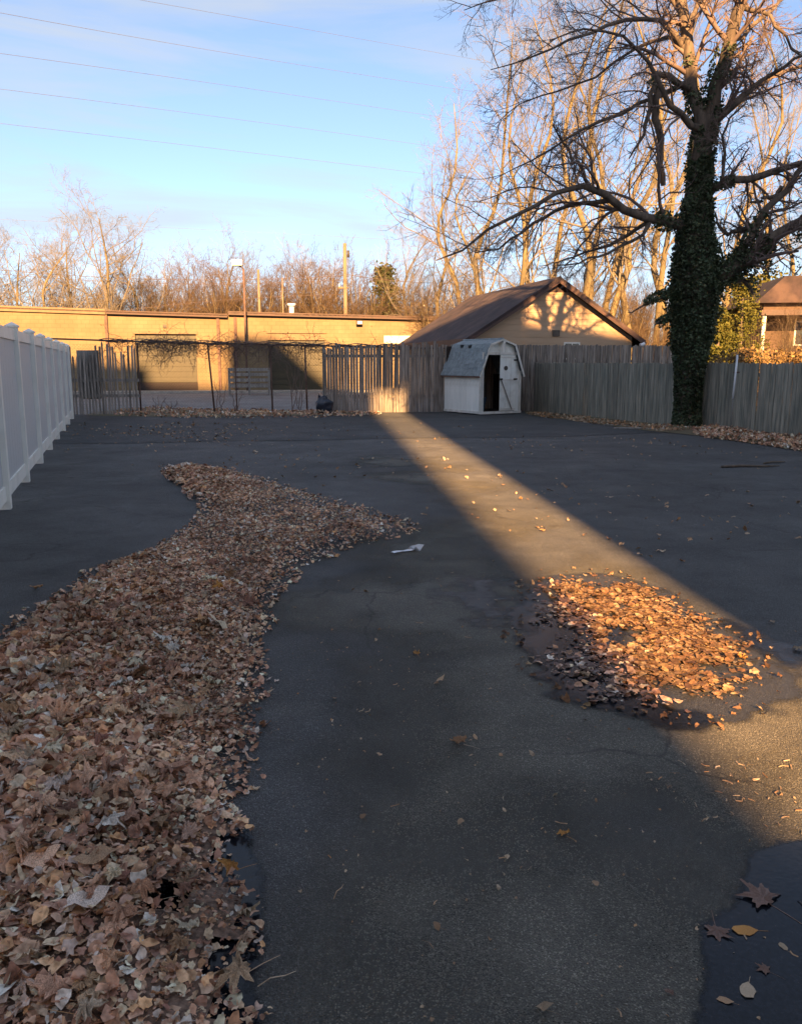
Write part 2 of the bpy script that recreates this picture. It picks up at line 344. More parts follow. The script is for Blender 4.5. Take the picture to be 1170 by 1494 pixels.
def edge_dist(pts, poly):
    d = np.full(len(pts), 1e9); n = len(poly)
    for i in range(n):
        a = poly[i]; b = poly[(i+1) % n]; ab = b-a; t = np.clip(((pts-a)@ab)/(ab@ab+1e-12), 0, 1)
        d = np.minimum(d, np.linalg.norm(pts-(a+t[:, None]*ab), axis=1))
    return d
def sheet(name, poly, z, m, label=None, kind='structure', thick=0):
    mb = MB(); n = len(poly)
    if thick: mb.prism_z([tuple(p) for p in poly], z-thick, z)
    else: mb.add([(p[0], p[1], z) for p in poly], [list(range(n))])
    o = mb.build(name, m); tag(o, label, kind=kind); return o
def wet_sheet(name, poly, z, m, label, soft=.06, step=.02, ns=9, seed=3):
    lo, hi = poly.min(0)-.01, poly.max(0)+.01
    nx, ny = int((hi[0]-lo[0])/step)+2, int((hi[1]-lo[1])/step)+2
    gx, gy = np.meshgrid(lo[0]+np.arange(nx)*step, lo[1]+np.arange(ny)*step, indexing='ij'); p = np.stack([gx.ravel(), gy.ravel()], 1)
    d = edge_dist(p, poly)*np.where(inside(p, poly), 1, -1)
    a = np.clip((d+(vnoise(p, ns, seed)-.6)*soft*1.2+(vnoise(p, ns*4, seed+1)-.5)*soft*.5)/soft, 0, 1)
    idx = np.arange(nx*ny).reshape(nx, ny); q = np.stack([idx[:-1,:-1].ravel(), idx[1:,:-1].ravel(), idx[1:,1:].ravel(), idx[:-1,1:].ravel()], 1)
    q = q[(a[q] > 0).any(1)]; used, inv = np.unique(q.ravel(), return_inverse=True)
    me = np_mesh(name, np.concatenate([p, np.full((len(p), 1), z)], 1)[used], inv.reshape(-1, 4), True)
    at = me.attributes.new('wet', 'FLOAT', 'POINT'); at.data.foreach_set('value', a[used].astype(np.float32)); me.materials.append(m)
    o = link(bpy.data.objects.new(name, me)); tag(o, label, kind='structure'); return o
def vnoise(p, s, seed):            # smooth 2-d value noise in numpy
    rg = np.random.default_rng(seed); g = rg.random((128, 128)); q = p*s+1000.0
    i = np.floor(q).astype(int); f = q-i; f = f*f*(3-2*f); a = i % 128; b = (i+1) % 128
    return (g[a[:,0],a[:,1]]*(1-f[:,0])+g[b[:,0],a[:,1]]*f[:,0])*(1-f[:,1]) + (g[a[:,0],b[:,1]]*(1-f[:,0])+g[b[:,0],b[:,1]]*f[:,0])*f[:,1]

# ------------------------------------------------------------------ GROUND
def area(name, x0, x1, y0, y1, z, m, label=None):
    return sheet(name, [(x0,y0),(x1,y0),(x1,y1),(x0,y1)], z, m, label)
area('ground', -900, 900, -300, 1500, -.06, M['soil'])
BF = lambda x: 24.15 + (x + 9.5) * .125          # back fence line
sheet('parking_lot', [(-45,-60),(45,-60),(45,14),(8.9,15.4),(4.3,25.2),(-9.6,24.3),(-14,32),(-45,32)], 0, M['asphalt'], 'old grey asphalt yard')
seam = [G(-60, 652), G(80, 648), G(200, 647), G(320, 644), G(430, 643), G(552, 640), G(700, 639), G(830, 637), G(940, 632), G(985, 630)]
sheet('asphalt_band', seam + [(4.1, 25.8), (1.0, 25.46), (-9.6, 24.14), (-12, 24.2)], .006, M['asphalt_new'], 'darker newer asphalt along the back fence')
sheet('alley', [(-45, 24.2), (-9.6, 24.2), (1, 25.5), (2.2, 28), (2.2, 47), (-45, 42)], -.012, M['alley'], 'grey alley paving beyond the back fence')
# damp blotches and the puddles
drift_px = [(-60,985),(0,955),(45,902),(75,885),(130,852),(215,806),(285,772),(297,745),(270,718),(236,700),(242,684),(300,684),(350,697),(400,712),(480,735),(550,757),(592,775),
            (560,790),(500,803),(455,818),(415,850),(385,900),(373,950),(386,990),(366,1050),(350,1100),(338,1150),(352,1210),(360,1260),(372,1330),(366,1400),(362,1480),(368,1600),(-120,1600)]
drift = px_poly(drift_px, 3, .03, 3)
patch_px = [(757,880),(790,850),(840,839),(885,842),(940,853),(1000,884),(1055,920),(1103,945),(1090,965),(1092,1000),(1065,1030),(1020,1050),(960,1040),(880,1034),(815,1005),(775,965),(752,925)]
patch = px_poly(patch_px, 3, .022, 4)
wet_px = [(742,870),(775,845),(830,834),(890,836),(950,850),(1010,880),(1080,920),(1130,955),(1172,985),(1200,1010),(1165,1030),(1110,1058),(1050,1074),(980,1068),(900,1052),(820,1032),(775,995),(748,945),(736,905)]
wet_sheet('aged_lane', px_poly([(250,1750),(300,1300),(330,1050),(375,900),(450,815),(600,760),(545,700),(450,668),(600,655),(720,700),(860,800),(1000,880),(1172,960),(1500,1150),(1500,1750)], 3, .02, 13), .002, M['asphalt_old'], 'lighter aged grey lane of asphalt down the middle of the yard', .9, .05, 1.2)
wet_sheet('wet_patch', px_poly(wet_px, 3, .004, 5), .004, M['damp'], 'damp ground ring round the sunlit leaf patch', .09)
wet_sheet('puddle', px_poly([(752,900),(790,870),(850,885),(915,900),(940,935),(905,975),(930,1005),(1000,1035),(1075,1056),(1040,1068),(980,1066),(900,1049),(825,1028),(775,995),(750,945)], 2, .006, 8), .006, M['wet'], 'shallow water in the shaded half of the sunlit leaf patch', .10)
wet_sheet('puddle', px_poly([(1040,892),(1100,912),(1172,945),(1200,985),(1150,985),(1100,955),(1060,925)], 2, .006, 9), .006, M['wet'], 'wet asphalt running right from the sunlit leaf patch', .10)
wet_sheet('puddle', px_poly([(1250,1195),(1172,1218),(1110,1232),(1085,1248),(1078,1290),(1055,1325),(1022,1345),(1012,1375),(1020,1420),(1012,1470),(1000,1560),(1300,1600)], 3, .003, 10), .004, M['wet'], 'dark puddle in the near right corner', .022, .008, 25)
wet_sheet('puddle', px_poly([(340,1170),(366,1205),(380,1250),(396,1300),(398,1350),(388,1400),(384,1450),(390,1500),(400,1580),(300,1580),(200,1400),(190,1310),(260,1290)], 2, .004, 11), .004, M['wet'], 'narrow wet edge along the leaf drift', .03, .008, 25)
wet_sheet('wet_patch', px_poly([(620,850),(700,830),(770,845),(770,910),(740,935),(680,915),(630,890)], 2, .02, 12), .003, M['damp'], 'faint damp patch left of the sunlit leaves', .35)

# ------------------------------------------------------------------ LEAVES
def leaf_shapes():
    out = []; rg = np.random.default_rng(11)
    for k in range(14):
        if k < 8:    # maple like, five pointed lobes
            ang = [90, 112, 138, 160, 195, 225, 262, 278, 315, 345, 20, 42, 68]
            rad = [1, .62, .90, .62, .76, .52, .42, .42, .52, .76, .62, .90, .62]
        elif k < 11:  # oval
            ang = list(range(90, 450, 36)); rad = [1, .72, .55, .55, .72, 1, .72, .55, .55, .72]
        else:        # ragged scrap
            ang = list(range(0, 360, 45)); rad = list(rg.uniform(.45, 1, 8))
        a = np.radians(np.array(ang) + rg.normal(0, 5, len(ang))); r = np.array(rad) * rg.uniform(.82, 1.12, len(ang))
        if k < 4:      # toothed edge for the leaves seen close up
            rad_ = [1, .50, .92, .48, .76, .38, .34, .34, .38, .76, .48, .92, .50]; r = np.array(rad_) * rg.uniform(.85, 1.12, len(ang))
            a_ = np.unwrap(np.r_[a, a[0]]+0.0); px_, py_ = np.cos(a)*r, np.sin(a)*r; X, Y = [], []
            for i_ in range(len(a)):
                j_ = (i_+1) % len(a)
                for f_, o_ in ((0, 1.0), (.34, 1.16), (.62, .90)):
                    q_ = (px_[i_]*(1-f_)+px_[j_]*f_, py_[i_]*(1-f_)+py_[j_]*f_); o2 = o_*rg.uniform(.94, 1.06); X.append(q_[0]*o2); Y.append(q_[1]*o2)
            X, Y = np.array(X), np.array(Y); a = np.arctan2(Y, X); r = np.hypot(X, Y)
        x = np.cos(a)*r; y = np.sin(a)*r
        n = len(a)
        ci = .45
        V = np.concatenate([[[0, 0, 0]], np.stack([x*ci, y*ci, 0*x], 1), np.stack([x, y, 0*x], 1)])
        curl = rg.uniform(.3, .9); fx = rg.uniform(-.7, .7); tw = rg.uniform(-.7, .7)
        V[:, 2] = curl*(V[:, 0]**2)*rg.choice([1, -.6]) + fx*V[:, 1]*abs(V[:, 1]) + tw*V[:, 0]*V[:, 1] + rg.normal(0, .11, len(V))
        V[:, :2] *= np.array([1, 1])*.5; V[:, 2] *= .5
        fs = []
        for i in range(n):
            j = (i+1) % n
            fs += [(0, 1+i, 1+j), (1+i, 1+n+i, 1+n+j), (1+i, 1+n+j, 1+j)]
        out.append((V, np.array(fs)))
    return out
LS = leaf_shapes()
def scatter_leaves(name, pos, size, m, tilt=.5, seed=1, shapes=None, label=None, parent=None, flat=1.0):
    rg = np.random.default_rng(seed); n = len(pos); which = rg.choice(shapes if shapes is not None else [4,5,6,7,8,9,10,11,12,13], n)
    AV, AF, off = [], [], 0
    for k in range(len(LS)):
        idx = np.where(which == k)[0]
        if not len(idx): continue
        V, Fc = LS[k]; c = len(idx)
        yaw = rg.uniform(0, 2*np.pi, c); tx = rg.normal(0, tilt, c); ty = rg.normal(0, tilt, c); s = size[idx]
        W = V[None]*s[:, None, None]*np.array([1, 1, flat])
        sx, cx = np.sin(tx), np.cos(tx)
        y, z = W[..., 1].copy(), W[..., 2].copy()
        W[..., 1] = y*cx[:, None]-z*sx[:, None]; W[..., 2] = y*sx[:, None]+z*cx[:, None]
        sx, cx = np.sin(ty), np.cos(ty); x, z = W[..., 0].copy(), W[..., 2].copy()
        W[..., 0] = x*cx[:, None]+z*sx[:, None]; W[..., 2] = -x*sx[:, None]+z*cx[:, None]
        sx, cx = np.sin(yaw), np.cos(yaw); x, y = W[..., 0].copy(), W[..., 1].copy()
        W[..., 0] = x*cx[:, None]-y*sx[:, None]; W[..., 1] = x*sx[:, None]+y*cx[:, None]
        mn = W[..., 2].min(1)
        W[..., 2] -= (mn*.75)[:, None]
        W += pos[idx][:, None, :]
        W[..., 2] = np.maximum(W[..., 2], .003)
        AV.append(W.reshape(-1, 3)); nv = len(V)
        AF.append((Fc[None]+(np.arange(c)*nv)[:, None, None]+off).reshape(-1, 3)); off += c*nv
    me = np_mesh(name, np.concatenate(AV), np.concatenate(AF), True); me.materials.append(m)
    o = link(bpy.data.objects.new(name, me), parent); tag(o, label, kind='stuff'); return o
def rand_in(poly, n, seed, dens=None):
    rg = np.random.default_rng(seed); lo, hi = poly.min(0), poly.max(0); out = []; c = 0
    while c < n:
        p = rg.uniform(lo, hi, (n*2, 2)); p = p[inside(p, poly)]
        if dens is not None: p = p[rg.random(len(p)) < dens(p)]
        out.append(p); c += len(p)
    return np.concatenate(out)[:n]
def bed(name, poly, hfun, step, m, label, keep=None):
    lo, hi = poly.min(0)-step, poly.max(0)+step
    nx, ny = int((hi[0]-lo[0])/step)+2, int((hi[1]-lo[1])/step)+2
    gx, gy = np.meshgrid(lo[0]+np.arange(nx)*step, lo[1]+np.arange(ny)*step, indexing='ij'); p = np.stack([gx.ravel(), gy.ravel()], 1)
    ins = inside(p, poly); d = edge_dist(p, poly); ok = ins & (d > .02)
    if keep is not None: ok &= keep(p)
    z = np.where(ok, hfun(p, d), 0)
    idx = np.arange(nx*ny).reshape(nx, ny); q = np.stack([idx[:-1,:-1].ravel(), idx[1:,:-1].ravel(), idx[1:,1:].ravel(), idx[:-1,1:].ravel()], 1)
    q = q[ok[q].all(1)]
    V = np.concatenate([p, z[:, None]+.005], 1)
    used, inv = np.unique(q.ravel(), return_inverse=True)
    me = np_mesh(name, V[used], inv.reshape(-1, 4), True); me.materials.append(m)
    o = link(bpy.data.objects.new(name, me)); tag(o, label, kind='stuff'); return o
def hdrift(p, d=None):
    if d is None: d = edge_dist(p, drift)
    return np.clip(d*.22, 0, .05)*(.5+vnoise(p, 1.3, 5)) + .02*vnoise(p, 5, 6)*np.clip(d*5, 0, 1)
hole = np.array(G(238, 1345))
def not_hole(p): 
    q = (p-hole)/np.array([.06, .08]); return (q**2).sum(1) > .1+.9*vnoise(p, 22, 3)
bed('leaf_litter', drift, lambda p, d: hdrift(p, d), .045, M['litter'], 'crumbled leaf litter lying under the big leaf drift', lambda p: not_hole(p) & (edge_dist(p, drift) > .03+.22*np.clip((p[:, 1]-4)/4, 0, 1)*(.4+vnoise(p, 4, 67))) & ((p[:, 1] < 6) | (p[:, 0] < -1.7)))
def dd(p):        # thin towards the right-hand edge, ragged outline
    d = edge_dist(p, drift); far = np.clip((p[:, 1]-4.5)/4, 0, 1); tail = np.clip((p[:, 0]+2.2)/1.2, 0, 1)*far
    return np.clip((.22+d*6)*(1-far)+(.06+d*3.0)*far, 0, 1)*(.45+.75*vnoise(p, 3.5, 66))*(1-.72*tail)
pp = rand_in(drift, 46000, 21, lambda p: dd(p)*np.where(p[:, 1] > 6, .8, 1.0)*not_hole(p))
# leave the near leaves out of the mass in favour of individual ones later
rg = np.random.default_rng(5)
rg = np.random.default_rng(5)
hz = hdrift(pp)+rg.uniform(0, .03, len(pp))
big = np.clip(1-(pp[:, 0]-np.interp(pp[:, 1], [1.6, 3, 6], [-1.0, -1.4, -2.4]))*.8, .55, 1.1)    # larger leaves to the left
scatter_leaves('fallen_leaves', np.column_stack([pp, hz]), (.02+.072*rg.random(len(pp))**1.9)*big, M['leaf'], .38, 22, flat=.75, shapes=[4,5,6,7,4,8,9,10,11,11,12,12,13,13], label='big drift of dry brown leaves on the left of the yard')
pc = rand_in(drift, 17000, 25, lambda p: dd(p)*np.clip(1.5-p[:, 1]*.12, .3, 1)*not_hole(p)); rg = np.random.default_rng(6)
scatter_leaves('leaf_crumbs', np.column_stack([pc, hdrift(pc)+rg.uniform(0, .016, len(pc))]), .008+.022*rg.random(len(pc))**1.5, M['leaf'], .35, 26, flat=.6, shapes=[11, 12, 13], label='broken leaf crumbs matted through the big drift')
# outliers round the drift
ring = rand_in(smooth_poly([tuple(q) for q in (drift-drift.mean(0))*1.14+drift.mean(0)], 0), 1900, 23, lambda p: np.where(inside(p, drift), 0, np.exp(-edge_dist(p, drift)*8)))
scatter_leaves('leaf_scraps', np.column_stack([ring, np.full(len(ring), .004)]), np.random.default_rng(1).uniform(.02, .06, len(ring)), M['leaf'], .25, 24, label='loose leaf scraps along the edge of the big drift')
# sunlit patch
def pd(p):
    n = vnoise(p, 6.5, 57); w = vnoise(p, 2.0, 37)
    c1 = np.array(G(865, 930)); c2 = np.array(G(875, 870)); c3 = np.array(G(1060, 985))
    h = np.exp(-(((p-c1)/np.array([.26, .42]))**2).sum(1))  + np.exp(-(((p-c3)/np.array([.10, .15]))**2).sum(1))
    return np.clip(2.2*n-.25-.55*h*(.4+1.4*w), .03, 1)*np.clip(.12+edge_dist(p, patch)*4.5, 0, 1)*np.clip(.35+(p[:, 0]-.75)*1.6, .35, 1)
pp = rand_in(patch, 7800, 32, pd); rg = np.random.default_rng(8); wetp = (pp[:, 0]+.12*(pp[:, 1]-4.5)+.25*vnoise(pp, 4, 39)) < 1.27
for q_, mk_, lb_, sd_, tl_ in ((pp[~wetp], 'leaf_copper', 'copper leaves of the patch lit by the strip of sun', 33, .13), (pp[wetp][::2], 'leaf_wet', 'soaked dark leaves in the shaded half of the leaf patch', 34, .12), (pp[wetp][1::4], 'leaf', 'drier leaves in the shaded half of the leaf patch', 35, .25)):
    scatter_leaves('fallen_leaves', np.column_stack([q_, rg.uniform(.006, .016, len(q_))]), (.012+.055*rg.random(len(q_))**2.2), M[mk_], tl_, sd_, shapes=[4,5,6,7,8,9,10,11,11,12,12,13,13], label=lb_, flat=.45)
ring = rand_in(smooth_poly([tuple(q) for q in (patch-patch.mean(0))*1.2+patch.mean(0)], 0), 170, 36, lambda p: np.where(inside(p, patch), 0, np.exp(-edge_dist(p, patch)*10)))
scatter_leaves('leaf_scraps', np.column_stack([ring, np.full(len(ring), .008)]), rg.uniform(.015, .05, len(ring)), M['leaf_copper'], .2, 37, label='stray leaf scraps round the sunlit leaf patch')
# leaf strips along the fences
def strip_poly(pts): return px_poly(pts, 1, .03, 41)
s1 = strip_poly([(165,600),(230,597),(330,600),(420,602),(520,602),(560,603),(545,608),(420,611),(300,611),(200,609),(160,606)])
pp = rand_in(s1, 1500, 42); scatter_leaves('leaf_litter', np.column_stack([pp, .01+.10*vnoise(pp, 2, 44)*np.clip(edge_dist(pp, s1)*3, 0, 1)]), rg.uniform(.06, .13, len(pp)), M['leaf'], .6, 43, label='brown leaf litter along the foot of the chain link fence')
s2 = strip_poly([(1010,624),(1060,626),(1170,640),(1230,650),(1230,672),(1170,660),(1080,645),(1010,638)])
pp = rand_in(s2, 2600, 45); scatter_leaves('leaf_litter', np.column_stack([pp, .01+.10*vnoise(pp, 2, 44)*np.clip(edge_dist(pp, s2)*3, 0, 1)]), rg.uniform(.05, .12, len(pp)), M['leaf'], .6, 46, label='brown leaf litter at the foot of the right fence')
s3 = strip_poly([(766,602),(830,607),(900,616),(990,625),(1000,632),(950,631),(880,622),(810,612),(768,608)])
pp = rand_in(s3, 700, 47); scatter_leaves('leaf_litter', np.column_stack([pp, .01+.05*vnoise(pp, 2, 44)]), rg.uniform(.05, .11, len(pp)), M['leaf_pale'], .6, 48, label='pale leaf and twig debris right of the shed')
sheet('soil_strip', strip_poly([(766,598),(860,606),(960,616),(1050,622),(1230,648),(1230,668),(1100,648),(1000,634),(930,628),(850,616),(768,606)]), .012, M['soil'], 'bare soil strip at the foot of the right fence')
sheet('soil_strip', strip_poly([(120,606),(165,598),(330,598),(550,600),(556,605),(300,609),(160,608)]), .012, M['soil'], 'bare soil strip under the chain link fence')
# far sprinkling
lot = np.array([G(60, 668), G(100, 618), G(560, 612), G(960, 640), G(1240, 690), G(1240, 980), G(700, 1000), G(300, 690)])
pp = rand_in(lot, 700, 51, lambda p: np.clip(vnoise(p, .5, 52)*1.6-.5, 0.05, 1)); pp = pp[~inside(pp, drift)]
scatter_leaves('leaf_scraps', np.column_stack([pp, np.full(len(pp), .008)]), rg.uniform(.02, .075, len(pp)), M['leaf_pale'], .3, 53, label='small leaf scraps sprinkled over the far asphalt')
cl = px_poly([(180,618),(260,615),(380,618),(370,640),(250,643),(190,636)], 1)
pp = rand_in(cl, 90, 54); scatter_leaves('leaf_scraps', np.column_stack([pp, np.full(len(pp), .012)]), rg.uniform(.05, .12, len(pp)), M['leaf_pale'], .2, 55, label='pale leaves sprinkled before the back left fence')
near = np.array([G(380, 900), G(740, 900), G(1000, 1100), G(1230, 1100), G(1230, 1494), G(420, 1494)])
pp = rand_in(near, 300, 56); scatter_leaves('leaf_scraps', np.column_stack([pp, np.full(len(pp), .004)]), rg.uniform(.004, .014, len(pp)), M['leaf_pale'], .3, 57, shapes=[11, 12, 13], label='tiny specks of leaf on the near asphalt')
mid = np.array([G(400, 850), G(740, 800), G(760, 1000), G(900, 1100), G(1100, 1300), G(900, 1494), G(430, 1494)])
pp = rand_in(mid, 46, 91); scatter_leaves('leaf_scraps', np.column_stack([pp, np.full(len(pp), .005)]), rg.uniform(.014, .034, len(pp)), M['leaf_pale'], .3, 92, shapes=[8, 9, 10, 11, 12, 13], label='small pale leaf scraps dotted over the middle of the yard')
# straw-like bits
def bits(poly, n, seed, label):
    rg = np.random.default_rng(seed); p = rand_in(poly, n, seed); V = []; Fc = []
    for i, (x, y) in enumerate(p):
        a = rg.uniform(0, 6.28); l = rg.uniform(.008, .022); c, s = math.cos(a), math.sin(a); wd = rg.uniform(.0008, .0025)
        b = len(V); bend = rg.normal(0, .3)
        q = [(-l, 0), (0, bend*l), (l, 0)]
        for u, v in q:
            for sg in (-1, 1): V.append((x+c*u-s*(v+sg*wd), y+s*u+c*(v+sg*wd), .006+.002*(sg > 0)))
        Fc += [(b, b+2, b+3, b+1), (b+2, b+4, b+5, b+3)]
    me = np_mesh('straw', V, Fc); me.materials.append(M['leaf_pale']); o = link(bpy.data.objects.new('leaf_stems', me)); tag(o, label, kind='stuff')
bits(near, 45, 58, 'short dry stems and seeds on the near asphalt')
bits(px_poly([(930,1120),(1040,1110),(1200,1080),(1200,1230),(1080,1210),(960,1190)], 1), 70, 59, 'clutch of dry seeds beside the sunlit corner')

leaf_me = {}
def leaf_mesh(k, mkey):
    if 3 < k < 8: k -= 4
    if (k, mkey) not in leaf_me:
        V, Fc = LS[k]; V = V.copy(); V[:, 2] -= V[:, 2].min()
        n = len(V); st = np.array([[0, -.12, .02], [.02, -.5, .05], [.03, -.85, .02], [.045, -.85, .02], [.04, -.5, .055], [.02, -.12, .03]])*np.array([1, 1, .5]); 
        V2 = np.concatenate([V, st]); F2 = [list(f) for f in Fc]+[[n, n+1, n+4, n+5], [n+1, n+2, n+3, n+4]]
        me = bpy.data.meshes.new('leaf'); me.from_pydata(V2.tolist(), [], F2); me.update(); me.polygons.foreach_set('use_smooth', [True]*len(me.polygons)); me.materials.append(M[mkey]); leaf_me[(k, mkey)] = me
    return leaf_me[(k, mkey)]
def leaf_at(px, py, size, k, mkey, label, rot=None, z=.004, group=None, flat=1.0):
    x, y = G(px, py); o = put('fallen_leaf', leaf_mesh(k, mkey), None, (x, y, z), (rnd.uniform(-.1, .1)*(flat > .5), rnd.uniform(-.1, .1)*(flat > .5), rot if rot is not None else rnd.uniform(0, 6.28)), (size, size, size*flat))
    return tag(o, label, 'leaf', group)
SINGLE = [
 (350,1447,.135,1,'leaf_pale','large pale tan leaf with a long stem at the drift edge',2.2),
 (672,1088,.10,0,'leaf_pale','pale pointed maple leaf alone in the middle of the asphalt',1.0),
 (608,957,.055,3,'leaf_orange','small orange brown leaf above the middle of the asphalt',.3),
 (642,996,.05,9,'leaf_pale','small round cream leaf on the asphalt below the orange one',2.),
 (823,1222,.055,5,'leaf_orange','small reddish leaf alone on the asphalt near the right',.6),
 (793,1477,.05,9,'leaf_pale','small oval cream leaf at the bottom of the yard',1.),
 (1112,1315,.16,2,'leaf_wet','large soaked brown maple leaf lying in the dark puddle',.5),
 (1045,1360,.10,4,'leaf_wet','soaked brown leaf at the left rim of the dark puddle',2.9),
 (1085,1360,.075,10,'leaf_orange','bright orange leaf with a stem floating in the dark puddle',1.5),
 (1116,1418,.055,6,'leaf_wet','small dull leaf in the middle of the dark puddle',.8),
 (1090,1448,.065,10,'leaf_pale','folded tan leaf low in the dark puddle',2.6),
 (1056,1462,.04,9,'leaf_pale','small cream leaf at the lower left of the dark puddle',1.1),
 (1142,1383,.035,8,'leaf_pale','tiny green tan leaf at the right side of the dark puddle',.2),
 (1083,964,.075,7,'leaf_orange','golden leaf lying apart at the right of the sunlit patch',.3),
 (916,1001,.10,0,'leaf_pale','pale maple leaf standing out in the shaded half of the patch',.2),
 (855,990,.09,3,'leaf_pale','curled tan leaf in the shaded half of the patch',1.9),
 (897,955,.09,1,'leaf_pale','tan leaf beside the water in the middle of the patch',3.),
 (57,861,.10,4,'leaf_pale','curled tan leaf alone left of the drift',1.),
 (393,1014,.05,9,'leaf_pale','small cream leaf just off the drift edge',1.4),
 (341,1290,.085,6,'leaf_orange','light orange leaf lying on the lower drift edge',2.),
 (320,884,.11,2,'leaf_orange','rusty leaf sticking up in the middle of the drift',.4),
 (530,1195,.035,12,'leaf_pale','bent grey scrap of leaf left of the middle',.4),
 (672,1204,.035,11,'leaf_pale','thin grey scrap of leaf in the middle of the asphalt',.1),
 (868,1293,.03,12,'leaf_pale','pale narrow leaf scrap right of the middle',1.2),
 (637,1357,.035,11,'leaf_pale','pinkish narrow scrap on the near asphalt',1.2),
 (1165,950,.07,5,'leaf_pale','pale leaf on the wet asphalt at the right edge',1.2),
 (975,1452,.03,8,'leaf_wet','small brown scrap just left of the dark puddle',.6),
]
for px, py, s, k, mk, lb, rz in SINGLE:
    inp = inside(np.array([G(px, py)]), drift)[0]
    leaf_at(px, py, s, k, mk, lb, rz, z=(.0045 if (px > 1010 and py > 1230) else .008) if not inp else float(hdrift(np.array([G(px, py)]))[0])+.035, flat=.18 if (px > 1010 and py > 1230) else 1)
# the leaves of the drift nearest the camera, each its own
pp = rand_in(drift[:], 1500, 61, lambda p: np.clip(1.35-p[:, 1]*.22, 0, 1)*not_hole(p)*np.clip(.2+edge_dist(p, drift)*3, 0, 1)); pp = pp[(pp[:, 0] > -.52*(pp[:, 1]+.3)-.05) & (pp[:, 1] > 1.55)][:235]
hh = hdrift(pp)
for i, (x, y) in enumerate(pp):
    k = rnd.choice([0, 1, 2, 3, 4, 5, 6, 7, 0, 2, 4, 9, 10]); s = rnd.uniform(.07, .135)*(1.1 if x < -.7 else .8)
    o = put('fallen_leaf', leaf_mesh(k, 'leaf' if rnd.random() < .7 else 'leaf_pale'), None, (x, y, hh[i]+rnd.uniform(.018, .034)), (rnd.gauss(0, .3), rnd.gauss(0, .3), rnd.uniform(0, 6.28)), (s, s, s))
    tag(o, '%s maple leaf lying on top of the near part of the leaf drift' % ('dry brown' if o.data.materials[0] == M['leaf'] else 'pale tan'), 'leaf', 'leaves on top of the near leaf drift')
# white scrap of plastic
t = thing('plastic_scrap', (*G(590, 806), .008), R_(35), 'torn white plastic scrap on the asphalt beyond the leaf drift', 'litter'); t.scale = (.68, .68, .68)
mb = MB()
gv = []
for i in range(9):
    for j in range(4):
        gv.append((-.17+i*.042, (-.03+j*.022)*(1+.5*math.sin(i*1.3)), .008+.006*math.sin(i*1.1+j*1.7)+.006*rnd.random()))
mb.add(gv, [(i*4+j, (i+1)*4+j, (i+1)*4+j+1, i*4+j+1) for i in range(8) for j in range(3)])
mb.build('strip', M['white'], t)
mb = MB(); gv = []
for i in range(6):
    for j in range(3): gv.append((.12+i*.022-j*.01, -.02+j*.05-i*.012, .02+.03*math.sin(i*1.5+j*2)+.02*(i > 3)))
mb.add(gv, [(i*3+j, (i+1)*3+j, (i+1)*3+j+1, i*3+j+1) for i in range(5) for j in range(2)]); mb.build('curled_end', M['white'], t)

# ------------------------------------------------------------------ WHITE VINYL FENCE (left)
def seg(a, b): d = (b[0]-a[0], b[1]-a[1]); l = math.hypot(*d); return l, math.atan2(d[1], d[0])
w0 = G(37, 703); w1 = G(105, 611.5); wl, wa = seg(w0, w1)
NB = 6; bay = wl/NB; FH = 1.93
vf = thing('vinyl_fence', (w0[0], w0[1], 0), wa, 'white and grey vinyl privacy fence along the left of the yard', 'fence')
post_mb = MB().box(-.064, .064, -.064, .064, 0, FH).mesh('post', M['vinyl'])
cap_mb = MB().add([(-.078,-.078,0),(.078,-.078,0),(.078,.078,0),(-.078,.078,0),(-.078,-.078,.02),(.078,-.078,.02),(.078,.078,.02),(-.078,.078,.02),(0,0,.065)],
                  [(0,3,2,1),(0,1,5,4),(1,2,6,5),(2,3,7,6),(3,0,4,7),(4,5,8),(5,6,8),(6,7,8),(7,4,8)]).mesh('post_cap', M['vinyl'])
rail_t = MB().box(.064, bay-.064, -.03, .03, FH-.16, FH-.03).mesh('rail', M['vinyl'])
rail_b = MB().box(.064, bay-.064, -.03, .03, .09, .24).mesh('rail', M['vinyl'])
nbd = 8; bw = (bay-.128)/nbd
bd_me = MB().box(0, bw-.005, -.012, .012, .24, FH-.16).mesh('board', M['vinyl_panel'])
for i in range(-4, NB+1):
    x = i*bay
    po = put('post', post_mb, vf, (x, rnd.uniform(-.006, .006), 0), (rnd.uniform(-.006, .006), rnd.uniform(-.006, .006), 0)); put('post_cap', cap_mb, po, (0, 0, FH))
    if i < NB:
        put('rail', rail_t, vf, (x, 0, 0)); put('rail', rail_b, vf, (x, 0, 0))
        for k in range(nbd): put('board', bd_me, vf, (x+.064+k*bw, 0, 0))

# ------------------------------------------------------------------ BACK FENCE (pickets) + CHAIN LINK
def picket_meshes(wd, th, hts, m, tops, seed):
    r = random.Random(seed); out = []
    for h in hts:
        for tp in tops:
            x = wd/2
            if tp == 'flat': pts = [(-x, 0), (x, 0), (x, h), (-x, h-r.uniform(0, .02))]
            elif tp == 'point': pts = [(-x, 0), (x, 0), (x, h-.06), (0, h), (-x, h-.06)]
            else: pts = [(-x, 0), (x, 0), (x, h-.03), (x-.025, h), (-x+.025, h), (-x, h-.03)]
            out.append(MB().prism_y(pts, -th/2, th/2).mesh('picket', m))
    return out
bx0, bx1 = -9.45, 9.7
def bfp(px, dy=0):      # x of back fence at pixel column
    Y = 24.4
    for _ in range(4): x = (px-CX)/F*(Y*cp+H*sp); Y = BF(x)+dy
    return x, Y
bf_ang = math.atan(.125)
chain = thing('chain_link_fence', (-9.5, 24.21, 0), bf_ang, 'rusty chain link fence with vines along its top rail at the back', 'fence')
def lx(px): return (bfp(px)[0]+9.5)/math.cos(bf_ang)
clen = lx(655)
